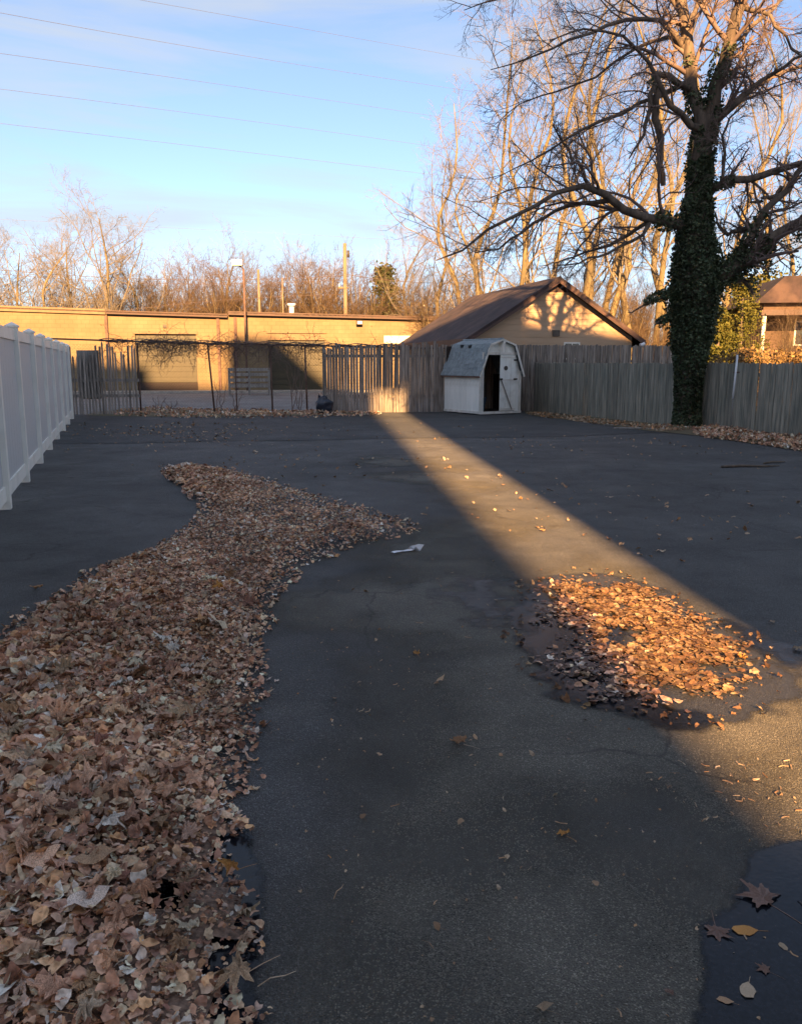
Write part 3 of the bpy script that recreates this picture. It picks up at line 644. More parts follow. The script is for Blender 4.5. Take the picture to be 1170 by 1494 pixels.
def rail_z(x): return 2.12+.0*x-.02*x*0.9
MB().tube([(-.9, .04, rail_z(-.9)+.05), (clen*.3, .04, rail_z(clen*.3)), (clen*.6, .04, rail_z(clen*.6)), (clen, .04, rail_z(clen))], .024, 8).build('top_rail', M['rust'], chain, True)
for px in (205, 262, 308, 322, 345, 397, 447, 478, 530, 590, 640):
    x = lx(px); th = .027 if px in (205, 308, 397, 447, 640) else .018
    lean = .10 if px in (308,) else rnd.uniform(-.03, .03)
    if px in (262, 322, 478, 530): continue
    MB().tube([(x+lean, .04, -.02), (x-lean*.3, .04, rail_z(x)-.02)], th, 8).build('post', M['rust'], chain, True)
# woven wire
mb = MB(); sp_ = .09; hgt = 1.95
k = -hgt
while k < clen:
    for sg in (1, -1):
        xa, xb = (k, k+hgt) if sg == 1 else (k+hgt, k)
        za, zb = .08, .08+hgt
        lo_, hi_ = 0, clen
        pts = []
        for t_ in np.linspace(0, 1, 2):
            pass
        # clip to 0..clen
        t0, t1 = 0.0, 1.0
        for bound, s_ in ((lo_, 1), (hi_, -1)):
            fa, fb = s_*(xa-bound), s_*(xb-bound)
            if fa < 0 and fb < 0: t0 = 1; t1 = 0; break
            if fa < 0: t0 = max(t0, fa/(fa-fb))
            elif fb < 0: t1 = min(t1, fa/(fa-fb))
        if t1 > t0:
            A = (xa+(xb-xa)*t0, .04+.003*sg, za+(zb-za)*t0); B = (xa+(xb-xa)*t1, .04+.003*sg, za+(zb-za)*t1)
            mb.tube([A, B], .0014, 3, False)
    k += sp_
tag(mb.build('wire_mesh', M['galv'], chain), kind='stuff')

# pickets in two runs, each picket its own part
def run_fence(name, label, p0, p1, wd, gap, hts, tops, m, th=.018, seed=0, skipf=None, lean=.02, rails=(.45, 1.5), hf=None, jz=.03):
    r = random.Random(seed); L, a = seg(p0, p1)
    f = thing(name, (p0[0], p0[1], 0), a, label, 'fence'); ms = picket_meshes(wd, th, hts, m, tops, seed)
    x = wd/2; n = 0
    while x < L-wd/2:
        if not (skipf and skipf(x/L)):
            o = put('picket', r.choice(ms), f, (x, r.uniform(-.006, .006), r.uniform(-.02, 0)), (0, r.gauss(0, lean), 0))
            s = 1+r.uniform(-jz, jz)
            if hf: s *= hf(x/L)
            o.scale = (r.uniform(.85, 1.05), 1, s); n += 1
        x += wd+gap*r.uniform(.3, 1.7)
    for z in rails:
        MB().box(0, L, th/2+.012, th/2+.05, z, z+.085).build('rail', M['wood_old'], f)
    k = 0
    while k*2.4 < L:
        MB().box(k*2.4-.045, k*2.4+.045, th/2+.052, th/2+.142, 0, max(hts)*.94).build('post', M['wood_old'], f); k += 1
    return f
def bpt(px, dy=0): return bfp(px, dy)
run_fence('picket_fence', 'ragged old grey picket fence in the back left corner', bpt(106, -.04), bpt(206, -.04), .056, .034, (1.98, 2.08, 1.85, 1.72), ('flat', 'point'), M['wood'], seed=3, lean=.012, rails=(.5, .95), jz=.07,
          hf=lambda t: .93 if t < .35 else 1.02)
MB().box(lx(117), lx(149), -.0, .015, .45, 1.85).build('board_panel', M['wood_old'], chain)
run_fence('picket_fence', 'tall grey picket fence with uneven slats between bag and shed', bpt(474, -.04), bpt(655, -.04), .080, .007, (2.02, 2.1, 2.06), ('flat', 'ear'), M['wood'], seed=4, lean=.008, rails=(.45, 1.65),
          hf=lambda t: .97+.03*t)
run_fence('picket_fence', 'grey picket fence rising behind the shed and the right fence', bpt(656, -.04), (9.6, 26.6), .088, .004, (2.04, 2.05), ('flat', 'ear'), M['wood'], seed=5, lean=.003, jz=.006)
# right board fence
rf0 = G(768, 599); rf1 = G(1170, 641); d = (rf1[0]-rf0[0], rf1[1]-rf0[1]); rf2 = (rf1[0]+d[0]*.35, rf1[1]+d[1]*.35)
run_fence('board_fence', 'long grey green board fence along the right of the yard', rf0, rf2, .105, .006, (1.50, 1.507, 1.495), ('ear', 'ear', 'flat'), M['wood_r'], seed=6, lean=.004, rails=(.35, 1.2), jz=.006)
# white pipe leaning on right fence
a = G(1070, 632); 
t = thing('white_pipe', (a[0]-.12, a[1]-.12, .0), 0, 'thin white pipe standing against the right fence', 'pipe')
MB().tube([(0, 0, .75), (.03, .04, 1.2), (.06, .08, 1.66)], .022, 8).build('pipe', M['white'], t, True)
MB().tube([(0, 0, 0), (0, 0, .76)], .012, 6).build('stake', M['wood_old'], t, True)
MB().box(-.0, .12, .05, .09, 1.28, 1.31).build('clip', M['rust'], t)

# ------------------------------------------------------------------ SHED
sc = G(699, 606); SR = R_(31); SW, SD = 1.47, 1.80
shed = thing('garden_shed', (sc[0], sc[1], 0), SR, 'small white barn shed with grey shingles and one door open', 'shed')
ze, zk, zp = 1.16, 1.98, 2.13
kx = .27            # knee inset
def gam(z):          # half-outline x inset at z
    if z <= ze: return 0
    if z <= zk: return kx*(z-ze)/(zk-ze)
    return kx+(SW/2-kx)*(z-zk)/(zp-zk)
dx0, dx1 = .12, .70; dz0, dz1 = .10, 1.72; lx1 = 1.28
# side wall planks (left), local y from 0 to SD
npk = 11; pw = SD/npk
pk = MB().box(-.0, .022, 0, pw-.006, .07, ze+.04).mesh('plank', M['shed_white'])
for i in range(npk): put('plank', pk, shed, (0, i*pw, 0))
MB().box(SW-.022, SW, 0, SD, .07, ze).build('side_wall', M['shed_white'], shed)
MB().prism_y([(0, .07), (SW, .07), (SW, ze), (SW-kx, zk), (SW/2, zp), (kx, zk), (0, ze)], SD-.02, SD).build('rear_wall', M['shed_white'], shed)
# front planks, shaped under the gambrel
def front_plank(x0, x1, z0, name='plank'):
    def top(x):
        xx = min(x, SW-x)
        if xx < kx: return ze+(zk-ze)*max(xx, 0)/kx
        return zk+(zp-zk)*(xx-kx)/(SW/2-kx)
    pts = [(x0, z0), (x1, z0), (x1, top(x1))]
    for c in (SW-kx, SW/2, kx):
        if x0 < c < x1: pts.append((c, top(c)))
    pts.append((x0, top(x0)))
    return MB().prism_y(pts, -.002, .02).build(name, M['shed_white'], shed)
front_plank(.024, dx0, .07); front_plank(lx1, SW-.024, .07)
nf = 6
for i in range(nf): front_plank(dx0+(lx1-dx0)*i/nf, dx0+(lx1-dx0)*(i+1)/nf-.006, dz1)
# floor & interior
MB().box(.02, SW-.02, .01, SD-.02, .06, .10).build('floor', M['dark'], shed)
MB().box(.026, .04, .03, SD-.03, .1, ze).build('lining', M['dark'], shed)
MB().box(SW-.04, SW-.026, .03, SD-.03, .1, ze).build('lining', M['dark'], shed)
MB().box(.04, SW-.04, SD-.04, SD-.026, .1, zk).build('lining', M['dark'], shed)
# trims
MB().box(-.03, .055, -.022, -.003, .05, 1.3).build('corner_trim', M['shed_trim'], shed)
MB().box(SW-.05, SW+.02, -.022, -.003, .05, 1.26).build('corner_trim', M['shed_trim'], shed)
MB().box(dx0-.045, dx0, -.028, -.004, .1, dz1).build('door_jamb', M['shed_trim'], shed)
MB().box(dx0-.045, lx1+.045, -.03, -.004, dz1, dz1+.07).build('door_header', M['shed_trim'], shed)
MB().box(-.02, SW+.02, -.05, -.002, .03, .098).build('threshold', M['shed_trim'], shed)
MB().box(-.03, -.002, 0, SD, .04, .11).build('skid', M['shed_trim'], shed)
for y in (0.05, SD/2, SD-.15):
    MB().box(.02, SW-.02, y, y+.14, 0, .06).build('skid', M['wood_old'], shed)
# barge boards along the gambrel front
def bar(a, b, w_, y0, y1, name='barge_board', m='shed_trim'):
    d_ = Vector((b[0]-a[0], 0, b[1]-a[1])); L = d_.length; an = math.atan2(d_.z, d_.x)
    Mx = Matrix.Translation((a[0], 0, a[1])) @ Matrix.Rotation(-an, 4, 'Y')
    MB().box(0, L, y0, y1, -w_, 0, Mx).build(name, M[m], shed)
ov = .10
eL = (-ov*.9, ze-.06); eR = (SW+ov*.9, ze-.06)
bar(eL, (kx-.01, zk+.035), .055, -.12, -.10); bar((kx-.01, zk+.035), (SW/2, zp+.04), .05, -.12, -.10)
bar((SW/2, zp+.04), (SW-kx+.01, zk+.035), .05, -.12, -.10); bar((SW-kx+.01, zk+.035), eR, .055, -.12, -.10)
# roof deck, four slopes
def slope(a, b, name='roof', t=.02, m='shingle_grey'):
    MB().prism_y([(a[0], a[1]), (b[0], b[1]), (b[0], b[1]+t), (a[0], a[1]+t)], -.10, SD+.06).build(name, M[m], shed)
slope(eL, (kx-.01, zk+.02)); slope((kx-.01, zk+.02), (SW/2, zp+.02)); slope((SW/2, zp+.02), (SW-kx+.01, zk+.02)); slope((SW-kx+.01, zk+.02), eR)
# shingles on the near steep slope
d_ = Vector((kx-.01-eL[0], 0, zk+.02-eL[1])); L = d_.length; an = math.atan2(d_.z, d_.x)
rows = 8; rh = L/rows; cols = 9; cw = (SD+.16)/cols
sh_me = MB().box(0, rh*1.12, .002, cw-.006, .006, .016).mesh('shingle', M['shingle_grey'])
base = Matrix.Translation((eL[0], -.10, eL[1]+.02)) @ Matrix.Rotation(-an, 4, 'Y')
for i in range(rows):
    for j in range(cols):
        off = (cw/2 if i % 2 else 0)
        y = j*cw-off*.5+.02
        if y+cw > SD+.18: continue
        o = put('shingle', sh_me, shed); o.matrix_local = base @ Matrix.Translation((i*rh, y, 0)) @ Matrix.Rotation(R_(2.5), 4, 'Y')
MB().tube([(SW/2, -.11, zp+.045), (SW/2, SD+.07, zp+.045)], .03, 6).build('ridge_cap', M['shingle_grey'], shed)
MB().prism_y([(eL[0]-.01, eL[1]-.03), (eL[0]+.02, eL[1]-.03), (eL[0]+.02, eL[1]+.012), (eL[0]-.01, eL[1]+.012)], -.10, SD+.06).build('drip_edge', M['rust'], shed)
for y, zz in ((.75, zk-.03), (1.15, zk-.01)):   # two lifted scraps near the knee
    MB().box(kx-.09, kx-.02, y, y+.10, zz-.03, zz+.05).build('patch', M['blackmetal'], shed)
MB().box(SW/2-.05, SW/2+.05, -.135, -.122, dz1+.06, zp+.03, Matrix.Translation((SW/2, 0, zk)) @ Matrix.Rotation(R_(14), 4, 'Y') @ Matrix.Translation((-SW/2, 0, -zk))).build('gable_post', M['shed_trim'], shed)
# closed right leaf
door = MB().box(dx1, lx1-.006, -.034, -.012, .11, dz1-.01).build('door', M['shed_white'], shed)
for k_ in range(1, 3):
    MB().box(dx1+(lx1-dx1)*k_/3-.004, dx1+(lx1-dx1)*k_/3+.004, -.038, -.0342, .12, dz1-.02).build('batten', M['shed_trim'], door)
for z in (.13, .98, dz1-.09): MB().box(dx1+.01, lx1-.02, -.046, -.0345, z, z+.05).build('brace', M['shed_trim'], door)
for a_, b_ in (((dx1+.03, 1.0), (lx1-.14, .14)), ):
    d2 = Vector((b_[0]-a_[0], 0, b_[1]-a_[1])); an2 = math.atan2(d2.z, d2.x)
    MB().box(0, d2.length, -.054, -.0465, -.02, .02, Matrix.Translation((a_[0], 0, a_[1])) @ Matrix.Rotation(-an2, 4, 'Y')).build('brace', M['wood_old'], door)
for z in (1.0, 1.55): MB().box(lx1-.10, lx1+.03, -.062, -.0548, z, z+.045).build('hinge', M['blackmetal'], door)
MB().box(dx1-.05, dx1+.07, -.068, -.0548, 1.0, 1.05).build('latch', M['blackmetal'], door)
MB().tube([(dx1+.2, -.05, 1.34), (dx1+.2, -.036, 1.34)], .065, 16).build('round_vent', M['galv'], door)
# things in the doorway
t = thing('plastic_bin', (0, 0, 0), SR, 'dark blue plastic bin standing just inside the shed door', 'bin')
t.location = shed.matrix_basis @ Vector((.26, .45, .10))
mb = MB(); mb.add([(-.13,-.15,0),(.13,-.15,0),(.13,.15,0),(-.13,.15,0),(-.17,-.19,.36),(.17,-.19,.36),(.17,.19,.36),(-.17,.19,.36)], [(0,3,2,1),(0,1,5,4),(1,2,6,5),(2,3,7,6),(3,0,4,7)]); mb.build('tub', M['bluebin'], t)
MB().box(-.19, .19, -.21, .21, .36, .40).build('lid', M['bluebin'], t, bevel=.01); MB().box(-.06, .06, -.225, -.19, .25, .29).build('handle', M['blackmetal'], t)

# ------------------------------------------------------------------ BAG, RACK beyond the chain link fence
import bmesh
bp_ = bfp(473, -.30)
bag = thing('rubbish_bag', (bp_[0], bp_[1]-.1, 0), 0, 'dark blue plastic rubbish bag slumped at the chain link fence', 'bag'); bag.scale = (.56, .56, .74)
bm = bmesh.new(); bmesh.ops.create_icosphere(bm, subdivisions=4, radius=1)
rb = np.random.default_rng(2); an_ = rb.normal(0, 1, (9, 3))
for v in bm.verts:
    c = v.co; f = sum(math.sin(c.dot(Vector(a_))*3.1+i) for i, a_ in enumerate(an_))*.045
    v.co = Vector((c.x*.46*(1+f), c.y*.34*(1+f), max(-.30, c.z*.36*(1+f*1.6))+.30))
    if v.co.z > .5: v.co.x *= .8
me = bpy.data.meshes.new('sack'); bm.to_mesh(me); bm.free(); me.polygons.foreach_set('use_smooth', [True]*len(me.polygons)); me.materials.append(M['bluebag']); link(bpy.data.objects.new('sack', me), bag)
mb = MB(); mb.tube([(-.1, 0, .6), (-.16, 0, .67), (-.26, .02, .70)], [.06, .03, .10], 7); mb.build('knot', M['bluebag'], bag)

# ------------------------------------------------------------------ LONG BUFF BUILDING
FA = np.array((-19.7, 41.5)); FB_ = np.array((2.05, 45.0)); fd = (FB_-FA)/np.linalg.norm(FB_-FA); fang = math.atan2(fd[1], fd[0])
def fac(px, py=500):       # s along the facade and z at a pixel
    d = ray(px, py); A = np.array([[d[0], -fd[0]], [d[1], -fd[1]]]); t_, s_ = np.linalg.solve(A, FA); return s_, H+d[2]*t_
def local(s): return s
bld = thing('workshop_building', (FA[0], FA[1], 0), fang, 'long low buff workshop with brown roof edge behind the back fence', 'building')
segs = [(-140, 155, 445, 455), (155, 333, 455.5, 461), (333, 690, 457, 466.5)]
rz_ = []
doors = [(197, 286, 487, 573), (391, 474, 486, 574)]
for (pa, pb, ya, yb) in segs:
    sa, za = fac(pa, ya); sb, zb = fac(pb, yb); rz_.append((sa, sb, za, zb))
# walls cut round the two door openings
dop = []
for (pa, pb, ya, yb) in doors:
    sa, za = fac(pa, ya); sb, _ = fac(pb, ya); dop.append((sa, sb, za))
for i, (sa, sb, za, zb) in enumerate(rz_):
    ds = [d_ for d_ in dop if sa < d_[0] < sb]
    def zt(s): return za+(zb-za)*(s-sa)/(sb-sa)-.02
    if not ds: MB().prism_y([(sa, -.05), (sb, -.05), (sb, zt(sb)), (sa, zt(sa))], 0, .3).build('wall', M['buff'], bld)
    else:
        a0, a1, az = ds[0]
        mb = MB(); mb.prism_y([(sa, -.05), (a0, -.05), (a0, zt(a0)), (sa, zt(sa))], 0, .3)
        mb.prism_y([(a0, az), (a1, az), (a1, zt(a1)), (a0, zt(a0))], 0, .3); mb.prism_y([(a1, -.05), (sb, -.05), (sb, zt(sb)), (a1, zt(a1))], 0, .3)
        mb.build('wall', M['buff'], bld)
    y0 = -.25 if i else -.12
    h_ = .18 if i else .26
    MB().prism_y([(sa+.02, za-h_*.5), (sb-.02, zb-h_*.5), (sb-.02, zb+h_*.5), (sa+.02, za+h_*.5)], y0, -.004).build('fascia', M['fascia'] if i else M['trim'], bld)
    MB().add([(sa, y0, za+.05), (sb, y0, zb+.05), (sb, 14, zb+.35), (sa, 14, za+.35), (sa, y0, za-.02), (sb, y0, zb-.02), (sb, 14, zb), (sa, 14, za)],
             [(0,1,2,3), (4,7,6,5), (0,4,5,1), (1,5,6,2), (2,6,7,3), (3,7,4,0)]).build('roof', M['fascia'], bld)
MB().box(rz_[0][0], rz_[0][0]+.3, .31, 14, -.05, 4).build('wall', M['buff'], bld)
MB().box(rz_[-1][1]-.3, rz_[-1][1], .31, 14, -.05, 3.6).build('wall', M['buff'], bld)
for i, (a0, a1, az) in enumerate(dop):
    nsl = 9; hz0 = .48 if i == 0 else .02
    dr = MB().box(a0, a1, .16, .19, hz0, az).build('shutter_door', M['roll_door'], bld)
    for k in range(nsl):
        z0 = hz0+(az-hz0)*k/nsl; MB().box(a0+.02, a1-.02, .13, .1595, z0+.015, z0+(az-hz0)/nsl-.015).build('panel', M['roll_door'], dr)
    MB().box(a0-.10, a1+.10, -.05, -.003, az, az+.14).build('lintel', M['trim'], bld)
    if i == 0:
        MB().box(a0, a1, .10, .20, -.04, .48).build('kickboard', M['door_base'], bld)
    else: MB().box(a0, a1, .02, .12, az-.35, az-.005).build('lintel', M['trim'], bld)
for px, top in ((155, 458), (318, 462), (343, 460)):
    s_, z_ = fac(px, top); MB().box(s_-.07, s_+.07, -.15, -.006, 0, z_-.1).build('downpipe', M['rust'], bld)
MB().box(rz_[0][0], rz_[-1][1], -1.3, -.0, -.05, .09).build('plinth', M['concrete'], bld)
s_, z_ = fac(241, 476); MB().box(s_-.09, s_+.09, -.06, -.003, z_-.08, z_+.08).build('vent', M['galv'], bld)
s_, z_ = fac(524, 471); lt = MB().box(s_-.16, s_+.16, -.30, -.003, z_-.10, z_+.10).build('wall_light', M['blackmetal'], bld); MB().box(s_-.12, s_+.12, -.31, -.301, z_-.07, z_+.07).build('lens', M['white'], lt)
s0, z0 = fac(560, 501); s1_, z1 = fac(598, 490); wn = MB().box(s0, s1_, -.05, -.003, z0, z1).build('window', M['shed_trim'], bld)
for k in range(5):
    a_ = s0+.05+(s1_-s0-.1)*k/5; MB().box(a_+.02, a_+(s1_-s0-.1)/5-.02, -.06, -.0503, z0+.06, z1-.06).build('pane', M['vinyl_panel'], wn)
# vents on the roof
for px, py, r in ((427, 441, .13), (357, 450, .09)):
    s_, z_ = fac(px, 458); p_ = P(px, py, 46.5)
    if px == 427:
        MB().tube([(s_, 1.5, z_-.2), (s_, 1.5, z_+.45)], r, 10).build('vent_pipe', M['white'], bld, True)
        MB().tube([(s_, 1.5, z_+.45), (s_, 1.5, z_+.55), (s_, 1.5, z_+.62)], [r*1.1, r*1.8, r*1.8], 10).build('vent_cap', M['white'], bld, True)
# lamp mast in front of the facade
s_, z_ = fac(362, 492); o3 = FA+fd*s_
mast = thing('light_mast', (o3[0]+.05, o3[1]-.9, 0), 0, 'tall thin lamp mast with a floodlight in front of the buff workshop', 'lamp post')
zt_ = P(362, 392, o3[1]-.9)[2]
MB().tube([(0, 0, -.03), (0, 0, zt_)], .05, 8).build('mast', M['rust'], mast, True)
MB().tube([(0, 0, zt_), (-.2, -.05, zt_+.12)], .03, 6).build('arm', M['rust'], mast, True)
hd = MB().box(-.55, -.02, -.22, .12, zt_+.12, zt_+.42).build('lamp_head', M['white'], mast, bevel=.04); MB().box(-.50, -.07, -.235, -.221, zt_+.16, zt_+.38).build('lens', M['vinyl_panel'], hd)
# slatted rack
s_, _ = fac(366, 560); o3 = FA+fd*s_; 
rk = thing('wooden_rack', (o3[0]+.75, o3[1]-4.5, 0), fang, 'grey slatted wooden rack standing before the buff workshop', 'rack')
wd = 60/F*38.5/2
for z in (.35, .62, .88, 1.10): MB().box(-wd, wd, -.03, 0, z, z+.15).build('slat', M['wood_old'], rk)
for x in (-wd+.05, 0, wd-.05): MB().box(x-.05, x+.05, .002, .10, 0, 1.26).build('upright', M['wood_old'], rk)
MB().box(-wd, wd, .102, .5, .48, .54).build('shelf', M['wood_old'], rk)
for x in (-wd+.05, wd-.05): MB().box(x-.04, x+.04, .42, .5, 0, .479).build('leg', M['wood_old'], rk)

# ------------------------------------------------------------------ PEACH GARAGE with gable
ga = P(690, 490, 30.0); GR = R_(14.6)
gar = thing('gable_garage', (ga[0], ga[1], 0), GR, 'peach gabled garage with brown shingle roof behind the shed', 'building')
gb = P(935, 488, 31.6); GW = math.hypot(gb[0]-ga[0], gb[1]-ga[1])-.35; GLn = 9.0
ez = 2.42; pz = P(817, 409, 30.85)[2]-.06; 
nb = 20; bh = pz/nb
for k in range(nb):
    z0, z1 = k*bh, (k+1)*bh-.008
    def xa_(z): return 0 if z <= ez else (z-ez)/(pz-ez)*GW/2
    a0, a1 = xa_(z0), xa_(z1)
    if z1 > pz-.1: continue
    pts = [(a0, z0), (GW-a0, z0)]
    if z0 < ez < z1: pts += [(GW, ez), (GW-a1, z1), (a1, z1), (0, ez)]
    else: pts += [(GW-a1, z1), (a1, z1)]
    MB().prism_y(pts, -.03, .0, None).build('siding_board', M['peach'], gar)
MB().prism_y([(0, 0), (GW, 0), (GW, ez), (GW/2, pz), (0, ez)], .001, .15).build('gable_wall', M['peach'], gar)
MB().prism_y([(0, 0), (GW, 0), (GW, ez), (GW/2, pz), (0, ez)], GLn-.15, GLn).build('gable_wall', M['peach'], gar)
MB().box(0, .15, .151, GLn-.151, 0, ez).build('side_wall', M['peach'], gar); MB().box(GW-.15, GW, .151, GLn-.151, 0, ez).build('side_wall', M['peach'], gar)
sl_ = (pz-ez)/(GW/2); ovh = .38
for sg in (-1, 1):
    xe = -ovh if sg < 0 else GW+ovh; xr = GW/2
    zc = ez-ovh*sl_
    pts = [(xe, zc+.05), (xr, pz+.05), (xr, pz+.17), (xe, zc+.15)]
    if sg > 0: pts = pts[::-1]
    MB().prism_y(pts, -.32, GLn+.3).build('roof', M['shingle_brown'], gar)
    ptf = [(xe, zc-.06), (xr, pz-.07), (xr, pz+.049), (xe, zc+.049)]
    if sg > 0: ptf = ptf[::-1]
    MB().prism_y(ptf, -.34, -.30).build('barge_board', M['fascia'], gar)
    x0_, x1_ = (xe-.03, xe-.003) if sg < 0 else (xe+.003, xe+.03)
    MB().box(x0_, x1_, -.32, GLn+.3, zc-.12, zc+.15).build('fascia', M['fascia'], gar)
    MB().box(min(xe, xe-sg*.36), max(xe, xe-sg*.36), -.30, GLn+.28, zc-.12, zc-.09).build('soffit', M['trim'], gar)
MB().prism_y([(GW/2-.55, pz-.55*sl_-.02), (GW/2+.55, pz-.55*sl_-.02), (GW/2, pz-.02)], -.05, -.031).build('gable_trim', M['fascia'], gar)
q = P(838, 504, 30.7); v_ = gar.matrix_basis.inverted() @ Vector(q)
wn = MB().box(v_.x-.32, v_.x+.32, -.06, -.031, v_.z-.5, v_.z+.12).build('window', M['shed_trim'], gar); MB().box(v_.x-.27, v_.x-.02, -.065, -.0605, v_.z-.45, v_.z+.07).build('pane', M['glass'], wn); MB().box(v_.x+.02, v_.x+.27, -.065, -.0605, v_.z-.45, v_.z+.07).build('pane', M['glass'], wn)
q = P(812, 486, 30.7); v_ = gar.matrix_basis.inverted() @ Vector(q); MB().box(v_.x-.14, v_.x+.14, -.07, -.031, v_.z-.11, v_.z+.11).build('louvre_vent', M['galv'], gar)
MB().tube([(GW+.2, -.30, ez-.30), (GW+.36, -.30, ez-.22)], .08, 8).build('gutter_end', M['white'], gar)

# ------------------------------------------------------------------ HOUSE FAR RIGHT
hp = P(1108, 520, 40)
hs = thing('brick_house', (hp[0], 40, 0), R_(-8), 'brick house with brown roof and porch beyond the right fence', 'house')
MB().box(.4, 9, 1.5, 9, 0, 4.4).build('wall', M['brick'], hs)
MB().prism_y([(-.1, 4.35), (9.5, 4.35), (8.2, 5.6), (1.2, 5.6)], 1.1, 9.4).build('roof', M['shingle_brown'], hs)
MB().box(-.1, 9.3, -.1, 1.45, 3.7, 3.95).build('porch_roof', M['fascia'], hs)
for x in (0, 2.6, 5.2): MB().box(x, x+.16, 0, .16, 0, 3.7).build('column', M['shed_trim'], hs)
for x in (1.9, 4.4): 
    wn = MB().box(x, x+.9, 1.44, 1.497, 2.3, 3.5).build('window', M['shed_trim'], hs); MB().box(x+.08, x+.82, 1.43, 1.438, 2.38, 3.42).build('pane', M['glass'], wn)
MB().box(.8, 9, 1.40, 1.497, 1.9, 2.05).build('lintel', M['fascia'], hs)

# ------------------------------------------------------------------ TREE MACHINE
def tubes(polys, sides):
    """polys: list of (P (B,n,3), R (B,n)) -> V, F"""
    AV, AF, off = [], [], 0
    for Pn, Rn in polys:
        B, n, _ = Pn.shape
        if isinstance(sides, dict): s = sides[n]
        else: s = sides
        T = np.empty_like(Pn); T[:, 1:-1] = Pn[:, 2:]-Pn[:, :-2]; T[:, 0] = Pn[:, 1]-Pn[:, 0]; T[:, -1] = Pn[:, -1]-Pn[:, -2]
        T /= np.linalg.norm(T, axis=2, keepdims=True)+1e-9
        ref = np.where(np.abs(T[:, :1, 2:3]) < .8, np.array([0, 0, 1.]), np.array([1., 0, 0])); ref = np.broadcast_to(ref, T.shape)
        U = np.cross(T, ref); U /= np.linalg.norm(U, axis=2, keepdims=True)+1e-9; W = np.cross(T, U)
        a = np.arange(s)*2*np.pi/s
        V = Pn[:, :, None]+Rn[:, :, None, None]*(U[:, :, None]*np.cos(a)[None, None, :, None]+W[:, :, None]*np.sin(a)[None, None, :, None])
        idx = np.arange(B*n*s).reshape(B, n, s)+off; nx = np.roll(idx, -1, 2)
        AF.append(np.stack([idx[:, :-1], nx[:, :-1], nx[:, 1:], idx[:, 1:]], -1).reshape(-1, 4)); AV.append(V.reshape(-1, 3)); off += B*n*s
    return np.concatenate(AV), np.concatenate(AF)
def resample(poly, n):
    p = np.array(poly, float); d = np.r_[0, np.cumsum(np.linalg.norm(np.diff(p[:, :3], axis=0), axis=1))]
    t = np.linspace(0, d[-1], n); return np.stack([np.interp(t, d, p[:, k]) for k in range(p.shape[1])], 1)
def smooth_line(p, it=2):
    p = np.array(p, float)
    for _ in range(it):
        q = np.empty((len(p)*2-2+0, p.shape[1])); a, b = p[:-1], p[1:]
        q[0::2] = .75*a+.25*b; q[1::2] = .25*a+.75*b; p = np.concatenate([p[:1], q, p[-1:]])
    return p
def spawn(Pn, Rn, rg, k, tmin, ang, lr, npts, wob, grav, rr, rmin, lmax=None, tend=.98):
    B, n, _ = Pn.shape; Ls = np.linalg.norm(np.diff(Pn, axis=1), axis=2).sum(1)
    t = tmin+(tend-tmin)*((np.arange(k)[None]+rg.random((B, k)))/k); f = t*(n-1); i = np.minimum(f.astype(int), n-2); f = f-i
    b = np.arange(B)[:, None]; p0 = Pn[b, i]*(1-f[..., None])+Pn[b, i+1]*f[..., None]; tn = Pn[b, i+1]-Pn[b, i]; tn /= np.linalg.norm(tn, axis=2, keepdims=True)+1e-9
    r = Rn[b, i]*(1-f)+Rn[b, i+1]*f
    ln = lr*Ls[:, None]*(1.15-.65*t)*rg.uniform(.55, 1.25, (B, k))
    if lmax: ln = np.minimum(ln, lmax*rg.uniform(.6, 1, (B, k)))
    p0 = p0.reshape(-1, 3); tn = tn.reshape(-1, 3); r = r.ravel(); ln = ln.ravel(); N = len(p0)
    q = rg.normal(0, 1, (N, 3)); q -= (q*tn).sum(1, keepdims=True)*tn; q /= np.linalg.norm(q, axis=1, keepdims=True)+1e-9
    a = np.radians(rg.normal(ang, 12, N))[:, None]; d = tn*np.cos(a)+q*np.sin(a)
    r0 = np.maximum(r*rr, rmin); r0 = np.minimum(r0, np.maximum(r*.95, rmin*.8))
    out = np.empty((N, npts, 3)); out[:, 0] = p0; st = (ln/(npts-1))[:, None]
    for j in range(1, npts):
        d = d+rg.normal(0, wob, (N, 3))+np.array([0, 0, grav]); d /= np.linalg.norm(d, axis=1, keepdims=True)+1e-9
        out[:, j] = out[:, j-1]+d*st
    R = r0[:, None]*np.linspace(1, .35, npts)[None]
    return out, R

